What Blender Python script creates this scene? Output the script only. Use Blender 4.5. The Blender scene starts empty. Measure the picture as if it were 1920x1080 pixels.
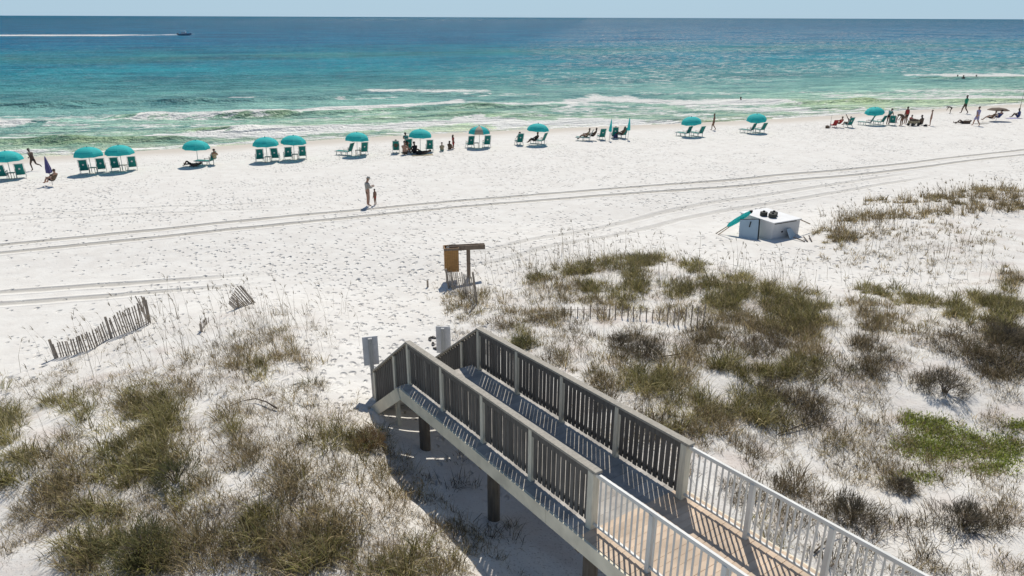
import bpy, bmesh, math, random
import numpy as np
from mathutils import Vector, Matrix, Euler
rad = math.radians
rng = np.random.default_rng(7); random.seed(7)
C = bpy.context.scene.collection

# ------------------------------------------------------------------ camera, world, sun, exposure
FPX = 1320.0; CAMH = 12.0; PITCH = math.atan(507.5/FPX); ROLL = rad(0.21)
scn = bpy.context.scene
cd = bpy.data.cameras.new("Camera"); cam = bpy.data.objects.new("Camera", cd); C.objects.link(cam)
cd.sensor_width = 36; cd.lens = 36*FPX/1920; cd.clip_start = .1; cd.clip_end = 90000
cam.matrix_world = Matrix.Translation((0, 0, CAMH)) @ Matrix.Rotation(math.pi/2-PITCH, 4, 'X') @ Matrix.Rotation(ROLL, 4, 'Z')
scn.camera = cam
SUN_EL, SUN_AZ = 51, 6           # azimuth measured from +Y towards +X
w = bpy.data.worlds.new("World"); scn.world = w; w.use_nodes = True
nt = w.node_tree; sky = nt.nodes.new('ShaderNodeTexSky'); sky.sky_type = 'NISHITA'; sky.sun_disc = False
sky.sun_elevation = rad(SUN_EL); sky.sun_rotation = rad(SUN_AZ); sky.altitude = 10; sky.air_density = 1.0; sky.dust_density = 0.0; sky.ozone_density = 2.5
tn = nt.nodes.new('ShaderNodeMix'); tn.data_type = 'RGBA'; tn.blend_type = 'MULTIPLY'; tn.inputs[0].default_value = 1; tn.inputs[7].default_value = (1.0, .97, .94, 1)
nt.links.new(sky.outputs[0], tn.inputs[6])
# pale blue air low over the sea horizon
tcw = nt.nodes.new('ShaderNodeTexCoord'); sx = nt.nodes.new('ShaderNodeSeparateXYZ'); mr = nt.nodes.new('ShaderNodeMapRange'); mr.interpolation_type = 'SMOOTHSTEP'
mr.inputs[1].default_value = .30; mr.inputs[2].default_value = 0.0; mr.inputs[4].default_value = .92
nt.links.new(tcw.outputs['Generated'], sx.inputs[0]); nt.links.new(sx.outputs['Z'], mr.inputs[0])
hz = nt.nodes.new('ShaderNodeMix'); hz.data_type = 'RGBA'; hz.inputs[7].default_value = (3.7, 5.5, 7.0, 1)
nt.links.new(mr.outputs[0], hz.inputs[0]); nt.links.new(tn.outputs[2], hz.inputs[6]); nt.links.new(hz.outputs[2], nt.nodes['Background'].inputs[0]); nt.nodes['Background'].inputs[1].default_value = .09
sl = bpy.data.lights.new("Sun", 'SUN'); sl.energy = 3.9; sl.angle = rad(.5); sl.color = (1, .95, .865)
so = bpy.data.objects.new("Sun", sl); C.objects.link(so)
sd = Vector((math.sin(rad(SUN_AZ))*math.cos(rad(SUN_EL)), math.cos(rad(SUN_AZ))*math.cos(rad(SUN_EL)), math.sin(rad(SUN_EL))))
so.rotation_euler = sd.to_track_quat('Z', 'Y').to_euler()
scn.view_settings.view_transform = 'Standard'; scn.view_settings.look = 'None'
scn.view_settings.exposure = 0.20; scn.view_settings.gamma = 1
scn.cycles.max_bounces = 6

# ------------------------------------------------------------------ picture point -> ray
def ray(x, y):
    x = np.asarray(x, float); y = np.asarray(y, float)
    u = x-960; v = y-540
    c, s = math.cos(ROLL), math.sin(ROLL)
    u2 = u*c+v*s; v2 = -u*s+v*c
    a, b, g = u2/FPX, np.ones_like(u2), -v2/FPX
    c, s = math.cos(PITCH), math.sin(PITCH)
    return a, c*b+s*g, -s*b+c*g
def flat(x, y, z=0.0):
    a, b, g = ray(x, y); t = (z-CAMH)/g
    return a*t, b*t

# ------------------------------------------------------------------ value noise
_T = rng.random((256, 256))
def vnoise(x, y):
    xi = np.floor(x).astype(int); yi = np.floor(y).astype(int); fx = x-xi; fy = y-yi
    fx = fx*fx*(3-2*fx); fy = fy*fy*(3-2*fy)
    g = lambda i, j: _T[i & 255, j & 255]
    return (g(xi, yi)*(1-fx)+g(xi+1, yi)*fx)*(1-fy)+(g(xi, yi+1)*(1-fx)+g(xi+1, yi+1)*fx)*fy*1.0
def fbm(x, y, o=3):
    r = 0; a = .5; n = 0
    for k in range(o):
        r = r+a*(vnoise(x*2**k+17.3*k, y*2**k+5.1*k)-.5); n += a; a *= .5
    return r/n
def sstep(a, b, x):
    t = np.clip((x-a)/(b-a), 0, 1); return t*t*(3-2*t)

# ------------------------------------------------------------------ terrain height
def shore(x, y):   # signed distance seaward of the waterline
    return .9336*(y-62.5)-.3584*(x+45.6)-1.6*np.exp(-((x+15)/24)**2)+1.0*np.exp(-((x-34)/16)**2)
def beach(s):
    return np.interp(s, [-400, -60, -42, -34, -22, -9, -3, 0, 6, 40, 150, 4000], [2.0, 1.75, 1.5, 1.3, 1.05, .62, .2, 0, -.35, -1.6, -3.5, -9])
CP = [  # picture x, y, height
 (0,600,1.45),(200,560,1.4),(400,540,1.4),(600,545,1.4),(740,520,1.4),(700,600,1.75),(640,590,1.95),(705,660,2.05),(700,735,2.3),(790,640,2.05),
 (100,680,1.9),(285,612,2.0),(450,585,2.1),(550,600,2.2),(480,650,2.55),(600,690,2.7),(650,780,2.8),(690,800,2.8),(680,860,3.1),
 (722,817,2.95),(740,887,2.72),(757,920,2.66),(783,947,2.7),(827,987,2.8),(873,1023,2.95),(917,1080,2.98),
 (300,760,2.95),(150,850,3.0),(400,900,3.15),(600,950,3.25),(700,1000,3.2),(300,1060,3.1),(0,1000,2.9),(0,760,2.3),(800,1070,3.1),(500,790,2.95),
 (780,850,2.15),(850,900,2.2),(930,960,2.25),(960,1020,2.3),(1060,1080,2.4),(800,780,2.15),(1000,880,2.45),(900,760,2.0),
 (940,600,2.25),(1000,540,2.15),(870,560,1.85),(900,640,2.2),(820,560,1.65),(1000,505,1.9),(1100,500,2.1),(1200,490,2.15),(1300,505,2.3),(1370,530,2.45),(1450,550,2.6),(1560,590,2.5),
 (1700,570,2.4),(1800,580,2.5),(1920,545,2.6),(1150,600,2.45),(1150,660,2.85),(1250,650,2.9),(1050,640,2.6),(1000,720,2.8),(1100,790,3.0),(1200,850,3.05),(1300,930,3.0),  # hidden ground right of the ramp raised to block sun from beneath it
 (1300,470,1.45),(1400,480,1.55),(1500,500,1.7),(1620,530,1.8),(1250,450,1.35),(1440,462,1.6),(1340,455,1.45),(1530,460,1.6),(1440,430,1.3),
 (1560,440,1.75),(1650,420,2.0),(1750,405,2.1),(1900,375,2.2),(1700,480,1.95),(1900,470,2.3),(1800,520,2.1),(1900,420,2.0),(1600,400,1.3),(1750,360,1.2),
 (1400,650,2.75),(1600,700,2.6),(1800,700,2.7),(1600,780,2.45),(1800,830,2.35),(1500,900,2.4),(1800,1000,2.6),(1350,800,2.8),(1600,1050,2.5),(1450,760,2.6),(1300,750,2.9),(1900,640,2.9),(1900,800,2.5),
]
_cp = np.array(CP, float); _px, _py = flat(_cp[:, 0], _cp[:, 1], _cp[:, 2])
_res = _cp[:, 2]-beach(shore(_px, _py))
_sg = 1.2+.085*np.hypot(_px, _py)
def _k(x, y, i=None):
    sg = _sg[None, :]; return np.exp(-((x[:, None]-_px)**2+(y[:, None]-_py)**2)/(2*sg**2))
_K = _k(_px, _py); _bg = .55*sstep(-40, -47, shore(_px, _py))
_A = np.linalg.solve(_K+.06*np.eye(len(_px)), _res-_bg)
def ground_z(x, y):
    x = np.atleast_1d(np.asarray(x, float)).ravel(); y = np.atleast_1d(np.asarray(y, float)).ravel()
    out = np.empty_like(x)
    for i in range(0, len(x), 40000):
        X, Y = x[i:i+40000], y[i:i+40000]
        s = shore(X, Y); b = beach(s)
        r = .55*sstep(-40, -47, s)+_k(X, Y)@_A
        r = np.clip(r, -.6, 1.9)*sstep(-24, -33, s)
        dune = np.clip(r, 0, 1)
        n = fbm(X*.45, Y*.45, 3)*.28*dune+fbm(X*1.7+9, Y*1.7, 2)*.09*(.15+dune)+fbm(X*.25, Y*.25, 2)*.08*sstep(-2, -12, s)
        out[i:i+40000] = b+r+n
    return out
_tg = np.concatenate([np.linspace(5, 60, 260), np.linspace(60.5, 160, 180)])
def on_ground(px, py):
    """where the sight line through each picture point meets the terrain"""
    px = np.atleast_1d(np.asarray(px, float)); py = np.atleast_1d(np.asarray(py, float))
    a, b, g = ray(px, py); ln = np.sqrt(a*a+b*b+g*g); a, b, g = a/ln, b/ln, g/ln
    res = np.full(len(px), np.nan); prev = np.full(len(px), 1e9); pt = np.zeros(len(px))
    T = _tg[None, :]*np.ones((len(px), 1))
    X = a[:, None]*T; Y = b[:, None]*T; Z = CAMH+g[:, None]*T
    D = Z-ground_z(X, Y).reshape(Z.shape)
    below = D < 0; idx = np.where(below.any(1), below.argmax(1), len(_tg)-1); idx = np.maximum(idx, 1)
    r = np.arange(len(px)); d1 = D[r, idx]; d0 = D[r, idx-1]
    t = _tg[idx-1]+(_tg[idx]-_tg[idx-1])*d0/(d0-d1+1e-9)
    x, y = a*t, b*t
    return x, y, ground_z(x, y)
def gp(px, py):
    x, y, z = on_ground([px], [py]); return Vector((x[0], y[0], z[0]))

# ------------------------------------------------------------------ helpers
def S(r, g=None, b=None):   # sRGB 0-255 to linear
    f = lambda v: (v/255/12.92) if v/255 < .04045 else ((v/255+.055)/1.055)**2.4
    return (f(r), f(g), f(b))
def tag(o, label=None, cat=None, group=None, kind=None):
    if label: o['label'] = label
    if cat: o['category'] = cat
    if group: o['group'] = group
    if kind: o['kind'] = kind
    return o
def empty(name, loc, rz=0, scale=1, tilt=None):
    o = bpy.data.objects.new(name, None); C.objects.link(o); o.location = loc
    o.rotation_euler = (tilt[0] if tilt else 0, tilt[1] if tilt else 0, rz); o.scale = (scale,)*3
    o.empty_display_size = .2
    return o
def mkobj(name, me, mat, parent=None, smooth=False):
    o = bpy.data.objects.new(name, me); C.objects.link(o)
    if mat is not None and len(me.materials) == 0: me.materials.append(mat)
    if parent: o.parent = parent
    if smooth: me.polygons.foreach_set('use_smooth', [True]*len(me.polygons))
    return o
class MB:
    def __init__(s): s.v = []; s.f = []
    def add(s, vs, fs):
        n = len(s.v); s.v += [tuple(v) for v in vs]; s.f += [tuple(i+n for i in f) for f in fs]; return s
    def box(s, c, d, rot=None):
        x, y, z = d[0]/2, d[1]/2, d[2]/2
        vs = [Vector((i*x, j*y, k*z)) for i in (-1, 1) for j in (-1, 1) for k in (-1, 1)]
        if rot is not None: vs = [rot @ v for v in vs]
        c = Vector(c)
        return s.add([v+c for v in vs], [(0, 1, 3, 2), (4, 6, 7, 5), (0, 4, 5, 1), (2, 3, 7, 6), (0, 2, 6, 4), (1, 5, 7, 3)])
    def beam(s, p, q, wd, ht, up=(0, 0, 1)):   # rectangular bar from p to q
        p, q = Vector(p), Vector(q); d = (q-p); L = d.length; d.normalize()
        sx = d.cross(Vector(up)); 
        if sx.length < 1e-4: sx = d.cross(Vector((0, 1, 0)))
        sx.normalize(); uz = sx.cross(d)
        R = Matrix((sx, d, uz)).transposed()
        return s.box((p+q)/2, (wd, L, ht), R)
    def tube(s, pts, rs, n=8, cap=True):
        pts = [Vector(p) for p in pts]; 
        if not hasattr(rs, '__len__'): rs = [rs]*len(pts)
        vs = []; fs = []; 
        for i, p in enumerate(pts):
            d = (pts[min(i+1, len(pts)-1)]-pts[max(i-1, 0)]).normalized()
            a = d.orthogonal().normalized() if i == 0 else (a-d*a.dot(d)).normalized()
            b = d.cross(a)
            for k in range(n):
                t = 2*math.pi*k/n; vs.append(p+(a*math.cos(t)+b*math.sin(t))*rs[i])
        for i in range(len(pts)-1):
            for k in range(n):
                fs.append((i*n+k, i*n+(k+1) % n, (i+1)*n+(k+1) % n, (i+1)*n+k))
        if cap: fs += [tuple(range(n))[::-1], tuple((len(pts)-1)*n+k for k in range(n))]
        return s.add(vs, fs)
    def ball(s, c, r, sc=(1, 1, 1), n=8, m=6):
        vs = []; fs = []; c = Vector(c)
        for i in range(m+1):
            ph = math.pi*i/m
            for k in range(n):
                t = 2*math.pi*k/n; vs.append(c+Vector((math.sin(ph)*math.cos(t)*r*sc[0], math.sin(ph)*math.sin(t)*r*sc[1], math.cos(ph)*r*sc[2])))
        for i in range(m):
            for k in range(n): fs.append((i*n+k, (i+1)*n+k, (i+1)*n+(k+1) % n, i*n+(k+1) % n))
        return s.add(vs, fs)
    def mesh(s, name):
        me = bpy.data.meshes.new(name); me.from_pydata(s.v, [], s.f); me.validate(); me.update(); return me
    def build(s, name, mat, parent=None, smooth=False, bevel=0):
        o = mkobj(name, s.mesh(name), mat, parent, smooth)
        if bevel:
            b = o.modifiers.new('b', 'BEVEL'); b.width = bevel; b.segments = 2; b.limit_method = 'ANGLE'
        return o
def copy_tree(o, parent=None):
    c = o.copy(); C.objects.link(c)
    if parent: c.parent = parent
    for ch in list(o.children): copy_tree(ch, c)
    return c

# ------------------------------------------------------------------ materials
def newmat(name):
    m = bpy.data.materials.new(name); m.use_nodes = True
    return m, m.node_tree, m.node_tree.nodes, m.node_tree.links, m.node_tree.nodes['Principled BSDF']
def pmat(name, col, rough=.7, var=.12, scale=8, metal=0, bump=0, spec=.4, stretch=(1, 1, 1), trans=0, island=0):
    m, t, N, L, P = newmat(name)
    P.inputs['Roughness'].default_value = rough; P.inputs['Metallic'].default_value = metal; P.inputs['Specular IOR Level'].default_value = spec
    tc = N.new('ShaderNodeTexCoord'); mp = N.new('ShaderNodeMapping'); mp.inputs['Scale'].default_value = stretch
    no = N.new('ShaderNodeTexNoise'); no.inputs['Scale'].default_value = scale; no.inputs['Detail'].default_value = 5
    L.new(tc.outputs['Object'], mp.inputs[0]); L.new(mp.outputs[0], no.inputs['Vector'])
    cr = N.new('ShaderNodeValToRGB'); cr.color_ramp.elements[0].position = .3; cr.color_ramp.elements[1].position = .7
    cr.color_ramp.elements[0].color = tuple(c*(1-var) for c in col)+(1,); cr.color_ramp.elements[1].color = tuple(min(1, c*(1+var)) for c in col)+(1,)
    L.new(no.outputs[0], cr.inputs[0]); L.new(cr.outputs[0], P.inputs['Base Color'])
    if island:
        gi = N.new('ShaderNodeNewGeometry'); mr = N.new('ShaderNodeMapRange'); mr.inputs[3].default_value = 1-island; mr.inputs[4].default_value = 1+island
        L.new(gi.outputs['Random Per Island'], mr.inputs[0]); vm = N.new('ShaderNodeVectorMath'); vm.operation = 'SCALE'
        L.new(cr.outputs[0], vm.inputs[0]); L.new(mr.outputs[0], vm.inputs['Scale']); L.new(vm.outputs[0], P.inputs['Base Color'])
    if bump:
        b = N.new('ShaderNodeBump'); b.inputs['Strength'].default_value = .6; b.inputs['Distance'].default_value = bump
        L.new(no.outputs[0], b.inputs['Height']); L.new(b.outputs[0], P.inputs['Normal'])
    if trans:
        tr = N.new('ShaderNodeBsdfTranslucent'); mx = N.new('ShaderNodeMixShader'); mx.inputs[0].default_value = trans
        L.new(cr.outputs[0], tr.inputs[0]); L.new(P.outputs[0], mx.inputs[1]); L.new(tr.outputs[0], mx.inputs[2])
        L.new(mx.outputs[0], N['Material Output'].inputs[0])
    return m
M = {
 'picket': pmat('weathered_dark_timber', (.115, .105, .093), .85, .3, 5, stretch=(6, 6, .5), bump=.003, island=.18),
 'cap': pmat('grey_timber_cap', (.33, .30, .25), .8, .18, 6, stretch=(3, 3, 3), bump=.003),
 'post': pmat('cream_timber', (.62, .58, .47), .75, .12, 5, stretch=(5, 5, .8), bump=.002),
 'rim': pmat('cream_rim_board', (.72, .65, .50), .75, .14, 3, bump=.002),
 'pile': pmat('dark_pile_timber', (.15, .12, .09), .9, .25, 4, stretch=(5, 5, .6), bump=.006),
 'deckgrey': pmat('grey_deck_boards', (.40, .37, .33), .85, .2, 3, bump=.003, island=.14),
 'decktan': pmat('tan_deck_boards', (.53, .41, .30), .8, .18, 3, bump=.003, island=.12),
 'white': pmat('white_metal_paint', (.64, .63, .59), .5, .12, 3),
 'signgrey': pmat('grey_sign_back', (.62, .62, .63), .6, .10, 6),
 'signpost': pmat('grey_sign_post', (.38, .38, .37), .7, .12, 6, stretch=(4, 4, .6)),
 'slat': pmat('weathered_slat', (.32, .27, .22), .9, .3, 6, stretch=(6, 6, .5), island=.3),
 'wire': pmat('rusty_wire', (.12, .08, .06), .6, .2, 10),
 'bin': pmat('orange_timber_bin', (.42, .22, .075), .7, .18, 4, stretch=(1, 1, 5), bump=.004),
 'tpost': pmat('brown_timber_post', (.22, .165, .12), .85, .2, 5, stretch=(3, 3, .8), bump=.004),
 'black': pmat('black_rubber', (.03, .03, .03), .7, .2, 6),
 'teal': pmat('turquoise_canvas', (.07, .68, .66), .8, .07, 3, trans=.5),
 'tealdark': pmat('turquoise_edge', (.01, .22, .25), .8, .07, 3),
 'cream': pmat('cream_canvas', (.55, .47, .36), .8, .07, 3, trans=.3),
 'sling': pmat('green_sling_fabric', (.02, .24, .21), .85, .1, 6, trans=.25),
 'wood': pmat('pale_wood_frame', (.42, .34, .25), .6, .15, 6),
 'woodwhite': pmat('white_wood_frame', (.62, .6, .56), .6, .1, 6),
 'alu': pmat('aluminium', (.55, .55, .55), .4, .05, 6, metal=.6),
 'purple': pmat('purple_canvas', (.10, .09, .22), .85, .15, 6),
 'blue': pmat('navy_cloth', (.05, .07, .2), .85, .15, 6),
 'lilac': pmat('lilac_cloth', (.3, .28, .45), .85, .15, 6),
 'red': pmat('red_cloth', (.40, .04, .04), .85, .15, 6),
 'brownc': pmat('brown_cloth', (.11, .075, .05), .85, .2, 8),
 'beigec': pmat('beige_cloth', (.34, .28, .18), .85, .35, 14),
 'greenc': pmat('green_cloth', (.02, .26, .13), .85, .1, 6),
 'tealc': pmat('teal_cloth', (.06, .22, .20), .85, .1, 6),
 'greyc': pmat('grey_cloth', (.36, .34, .30), .85, .1, 6),
 'blackc': pmat('black_cloth', (.015, .015, .018), .85, .1, 6),
 'whitec': pmat('white_cloth', (.62, .6, .58), .85, .1, 6),
 'skin': pmat('fair_skin', (.40, .23, .16), .6, .06, 6),
 'skint': pmat('tanned_skin', (.22, .115, .07), .6, .06, 6),
 'skind': pmat('dark_skin', (.085, .05, .035), .6, .06, 6),
 'hairb': pmat('brown_hair', (.035, .02, .012), .7, .1, 6),
 'hairf': pmat('fair_hair', (.30, .20, .11), .7, .1, 6),
 'hat': pmat('straw_hat', (.5, .42, .3), .8, .1, 6),
 'boxwhite': pmat('white_painted_panels', (.70, .69, .67), .6, .06, 2),
 'boxgrey': pmat('grey_white_panels', (.62, .61, .6), .6, .07, 2),
 'boardblue': pmat('pale_blue_board', (.42, .52, .58), .6, .06, 2),
 'weight': pmat('dark_weight', (.055, .055, .045), .8, .3, 10, bump=.004),
 'dark': pmat('dark_gap', (.02, .02, .02), .8, .1, 6),
 'hull': pmat('blue_hull', (.22, .26, .36), .35, .05, 2),
 'hullw': pmat('white_gelcoat', (.65, .66, .68), .3, .05, 2),
 'glass': pmat('tinted_windscreen', (.03, .05, .06), .1, .05, 2),
 'branch': pmat('driftwood', (.11, .085, .065), .9, .2, 8),
}

# ---- sand
def sand_material():
    m, t, N, L, P = newmat('white_quartz_sand')
    def math_(op, a, b=None, c=None, clamp=False):
        n = N.new('ShaderNodeMath'); n.operation = op; n.use_clamp = clamp
        for i, v in enumerate((a, b, c)):
            if v is None: continue
            if isinstance(v, (int, float)): n.inputs[i].default_value = v
            else: L.new(v, n.inputs[i])
        return n.outputs[0]
    def attr(n_):
        a = N.new('ShaderNodeAttribute'); a.attribute_name = n_; return a.outputs['Fac']
    geo = N.new('ShaderNodeNewGeometry'); pos = geo.outputs['Position']
    def noise(sc, det=3, vec=None, rough=.5):
        n = N.new('ShaderNodeTexNoise'); n.inputs['Scale'].default_value = sc; n.inputs['Detail'].default_value = det; n.inputs['Roughness'].default_value = rough
        L.new(vec if vec is not None else pos, n.inputs['Vector']); return n.outputs[0]
    def ss(v, a, b):
        n = N.new('ShaderNodeMapRange'); n.interpolation_type = 'SMOOTHSTEP'; L.new(v, n.inputs[0]); n.inputs[1].default_value = a; n.inputs[2].default_value = b; return n.outputs[0]
    foot = attr('foot'); wet = attr('wet'); dune = attr('dune')
    # footprints: pits from two voronoi layers, jittered by noise
    def pits(scale, rad_, thr):
        v = N.new('ShaderNodeTexVoronoi'); v.inputs['Scale'].default_value = scale; v.inputs['Randomness'].default_value = 1
        mp = N.new('ShaderNodeMapping'); mp.inputs['Rotation'].default_value = (0, 0, scale*1.7); mp.inputs['Scale'].default_value = (1, .6, 0)
        wn = N.new('ShaderNodeTexNoise'); wn.inputs['Scale'].default_value = scale*1.3; wn.inputs['Detail'].default_value = 2; L.new(pos, wn.inputs['Vector'])
        wa = N.new('ShaderNodeVectorMath'); wa.operation = 'MULTIPLY_ADD'; wa.inputs[1].default_value = (.5/scale,)*3; L.new(wn.outputs['Color'], wa.inputs[0]); L.new(pos, wa.inputs[2])
        L.new(wa.outputs[0], mp.inputs[0]); L.new(mp.outputs[0], v.inputs['Vector'])
        p = ss(v.outputs['Distance'], rad_, 0)
        sep = N.new('ShaderNodeSeparateColor'); L.new(v.outputs['Color'], sep.inputs[0])
        on = ss(math_('SUBTRACT', foot, sep.outputs[0]), 0, .08)
        return math_('MULTIPLY', p, on)
    p1 = pits(3.1, .36, 0); p2 = pits(5.2, .40, 0); p3 = pits(1.9, .24, 0)
    pit = math_('ADD', math_('ADD', p1, math_('MULTIPLY', p2, .8)), math_('MULTIPLY', p3, 1.2))
    # tyre tracks
    tr = None; trc = None
    for nm, depth, colr in (('trk1', 1.0, 1.0), ('trk2', .45, .5), ('trk3', .9, .8), ('trk4', .3, .25)):
        d = math_('ABSOLUTE', attr(nm)); e = math_('ABSOLUTE', math_('SUBTRACT', d, .8))
        g = ss(math_('ADD', e, math_('MULTIPLY', math_('SUBTRACT', noise(1.1), .5), .22)), .36, .10)
        berm = math_('MULTIPLY', ss(math_('ABSOLUTE', math_('SUBTRACT', e, .40)), .16, .02), .4)
        fa_ = attr(nm+'fade'); g = math_('MULTIPLY', g, fa_); berm = math_('MULTIPLY', berm, fa_)
        gg = math_('MULTIPLY', math_('SUBTRACT', g, berm), depth); tr = gg if tr is None else math_('ADD', tr, gg)
        cc = math_('MULTIPLY', g, colr); trc = cc if trc is None else math_('ADD', trc, cc)
    n1 = noise(7, 4); n2 = noise(1.3, 4); n3 = noise(45, 2)
    # wind ripples on the dune
    h = math_('MULTIPLY', pit, -.11)
    h = math_('ADD', h, math_('MULTIPLY', tr, -.085))
    h = math_('ADD', h, math_('MULTIPLY', n1, .018))
    h = math_('ADD', h, math_('MULTIPLY', n2, .045))
    h = math_('ADD', h, math_('MULTIPLY', n3, .006))
    h = math_('MULTIPLY', h, math_('SUBTRACT', 1.0, math_('MULTIPLY', wet, .9)))
    b = N.new('ShaderNodeBump'); b.inputs['Strength'].default_value = 1; b.inputs['Distance'].default_value = 1.0
    L.new(h, b.inputs['Height']); L.new(b.outputs[0], P.inputs['Normal'])
    def mix(f, a, c):
        n = N.new('ShaderNodeMix'); n.data_type = 'RGBA'
        if isinstance(f, float): n.inputs[0].default_value = f
        else: L.new(f, n.inputs[0])
        for i, v in ((6, a), (7, c)):
            if isinstance(v, tuple): n.inputs[i].default_value = v+(1,)
            else: L.new(v, n.inputs[i])
        return n.outputs[2]
    c = mix(ss(n2, .35, .65), (.70, .672, .62), (.655, .622, .57))
    c = mix(math_('MULTIPLY', dune, ss(noise(.8, 4), .45, .75)), c, (.57, .51, .46))       # coarser tinted sand on the dune
    spk = math_('MULTIPLY', math_('MULTIPLY', ss(noise(22, 3), .58, .68), dune), .6)
    c = mix(spk, c, (.30, .25, .20))                                                       # bits of plant litter
    c = mix(math_('MULTIPLY', trc, .8, clamp=True), c, (.36, .335, .29))                          # damp compacted sand, plus rut shadow put into the colour
    c = mix(math_('MULTIPLY', wet, .75), c, (.50, .44, .365))
    L.new(c, P.inputs['Base Color'])
    P.inputs['Roughness'].default_value = .95; P.inputs['Specular IOR Level'].default_value = .1
    return m
# ---- water
def water_material():
    m, t, N, L, P = newmat('sea_water')
    def math_(op, a, b=None, clamp=False):
        n = N.new('ShaderNodeMath'); n.operation = op; n.use_clamp = clamp
        for i, v in enumerate((a, b)):
            if v is None: continue
            if isinstance(v, (int, float)): n.inputs[i].default_value = v
            else: L.new(v, n.inputs[i])
        return n.outputs[0]
    geo = N.new('ShaderNodeNewGeometry'); pos = geo.outputs['Position']
    def noise(sc, det=3, sx=1., sy=1., rot=21, rough=.55, dist=0):
        mp = N.new('ShaderNodeMapping'); mp.vector_type = 'TEXTURE'; mp.inputs['Rotation'].default_value = (0, 0, rad(rot)); mp.inputs['Scale'].default_value = (sx, sy, 1)
        L.new(pos, mp.inputs[0])
        n = N.new('ShaderNodeTexNoise'); n.inputs['Scale'].default_value = sc; n.inputs['Detail'].default_value = det; n.inputs['Roughness'].default_value = rough; n.inputs['Distortion'].default_value = dist
        L.new(mp.outputs[0], n.inputs['Vector']); return n.outputs[0]
    def ss(v, a, b):
        n = N.new('ShaderNodeMapRange'); n.interpolation_type = 'SMOOTHSTEP'; L.new(v, n.inputs[0]); n.inputs[1].default_value = a; n.inputs[2].default_value = b; return n.outputs[0]
    col = N.new('ShaderNodeAttribute'); col.attribute_name = 'wcol'
    fa = N.new('ShaderNodeAttribute'); fa.attribute_name = 'foam'
    nf = noise(1.1, 6, 2.2, 1.0, 18, .68, .6); nf2 = noise(.22, 3, 2.5, 1, 18)
    f = math_('ADD', fa.outputs['Fac'], math_('MULTIPLY', math_('SUBTRACT', nf, .5), 2.3))
    f = math_('ADD', f, math_('MULTIPLY', math_('SUBTRACT', nf2, .5), .5))
    f = math_('MULTIPLY', ss(f, .40, .66), ss(fa.outputs['Fac'], .05, .25))
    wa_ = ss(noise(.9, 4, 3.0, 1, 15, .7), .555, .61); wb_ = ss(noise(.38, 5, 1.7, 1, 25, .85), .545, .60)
    glint = math_('MULTIPLY', math_('ADD', math_('MULTIPLY', wa_, .9), wb_, clamp=True), ss(noise(.03, 4, 1.5, 1, 20, .7), .34, .54))  # sun glitter painted into the water colour as pale whitecap-like flecks
    shw = N.new('ShaderNodeAttribute'); shw.attribute_name = 'glint_mask'; glint = math_('MULTIPLY', glint, shw.outputs['Fac'])
    n = N.new('ShaderNodeMix'); n.data_type = 'RGBA'
    L.new(math_('ADD', f, math_('MULTIPLY', glint, .85), clamp=True), n.inputs[0]); n.inputs[7].default_value = (.80, .79, .74, 1)
    # patchy tone of the water body
    va = N.new('ShaderNodeMix'); va.data_type = 'RGBA'; va.blend_type = 'MULTIPLY'; va.inputs[0].default_value = 1
    cr = N.new('ShaderNodeValToRGB'); cr.color_ramp.elements[0].position = .43; cr.color_ramp.elements[1].position = .57
    cr.color_ramp.elements[0].color = (.40, .56, .64, 1); cr.color_ramp.elements[1].color = (1.6, 1.36, 1.25, 1)
    L.new(math_('ADD', math_('MULTIPLY', noise(.035, 10, 2.2, 1, 17, .86), .65), math_('MULTIPLY', noise(.5, 5, 2.6, 1, 12, .8), .35)), cr.inputs[0]); L.new(col.outputs['Color'], va.inputs[6]); L.new(cr.outputs[0], va.inputs[7])
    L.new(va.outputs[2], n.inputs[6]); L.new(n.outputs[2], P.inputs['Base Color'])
    h = math_('MULTIPLY', noise(.25, 3, 2.5, 1, 18), .9)
    h = math_('ADD', h, math_('MULTIPLY', noise(.9, 4, 1.6, 1, 10, .6), .45))
    h = math_('ADD', h, math_('MULTIPLY', noise(3.2, 3, 1.3, 1, -20, .6), .13))
    b = N.new('ShaderNodeBump'); b.inputs['Strength'].default_value = 1; b.inputs['Distance'].default_value = 3.4
    L.new(h, b.inputs['Height']); L.new(b.outputs[0], P.inputs['Normal'])
    r = N.new('ShaderNodeMix'); r.data_type = 'FLOAT'; L.new(f, r.inputs[0]); r.inputs[2].default_value = .24; r.inputs[3].default_value = .8
    P.inputs['Roughness'].default_value = .9; P.inputs['Specular IOR Level'].default_value = 0
    gl = N.new('ShaderNodeBsdfGlossy'); L.new(r.outputs[0], gl.inputs['Roughness']); L.new(b.outputs[0], gl.inputs['Normal']); gl.inputs[0].default_value = (1, 1, 1, 1)
    fr = N.new('ShaderNodeFresnel'); fr.inputs[0].default_value = 1.33; L.new(b.outputs[0], fr.inputs['Normal'])
    fc = math_('MULTIPLY', math_('MINIMUM', fr.outputs[0], .045), math_('SUBTRACT', 1.0, math_('MULTIPLY', f, .9)))
    ms = N.new('ShaderNodeMixShader'); L.new(fc, ms.inputs[0]); L.new(P.outputs[0], ms.inputs[1]); L.new(gl.outputs[0], ms.inputs[2]); L.new(ms.outputs[0], N['Material Output'].inputs[0])
    return m
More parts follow.
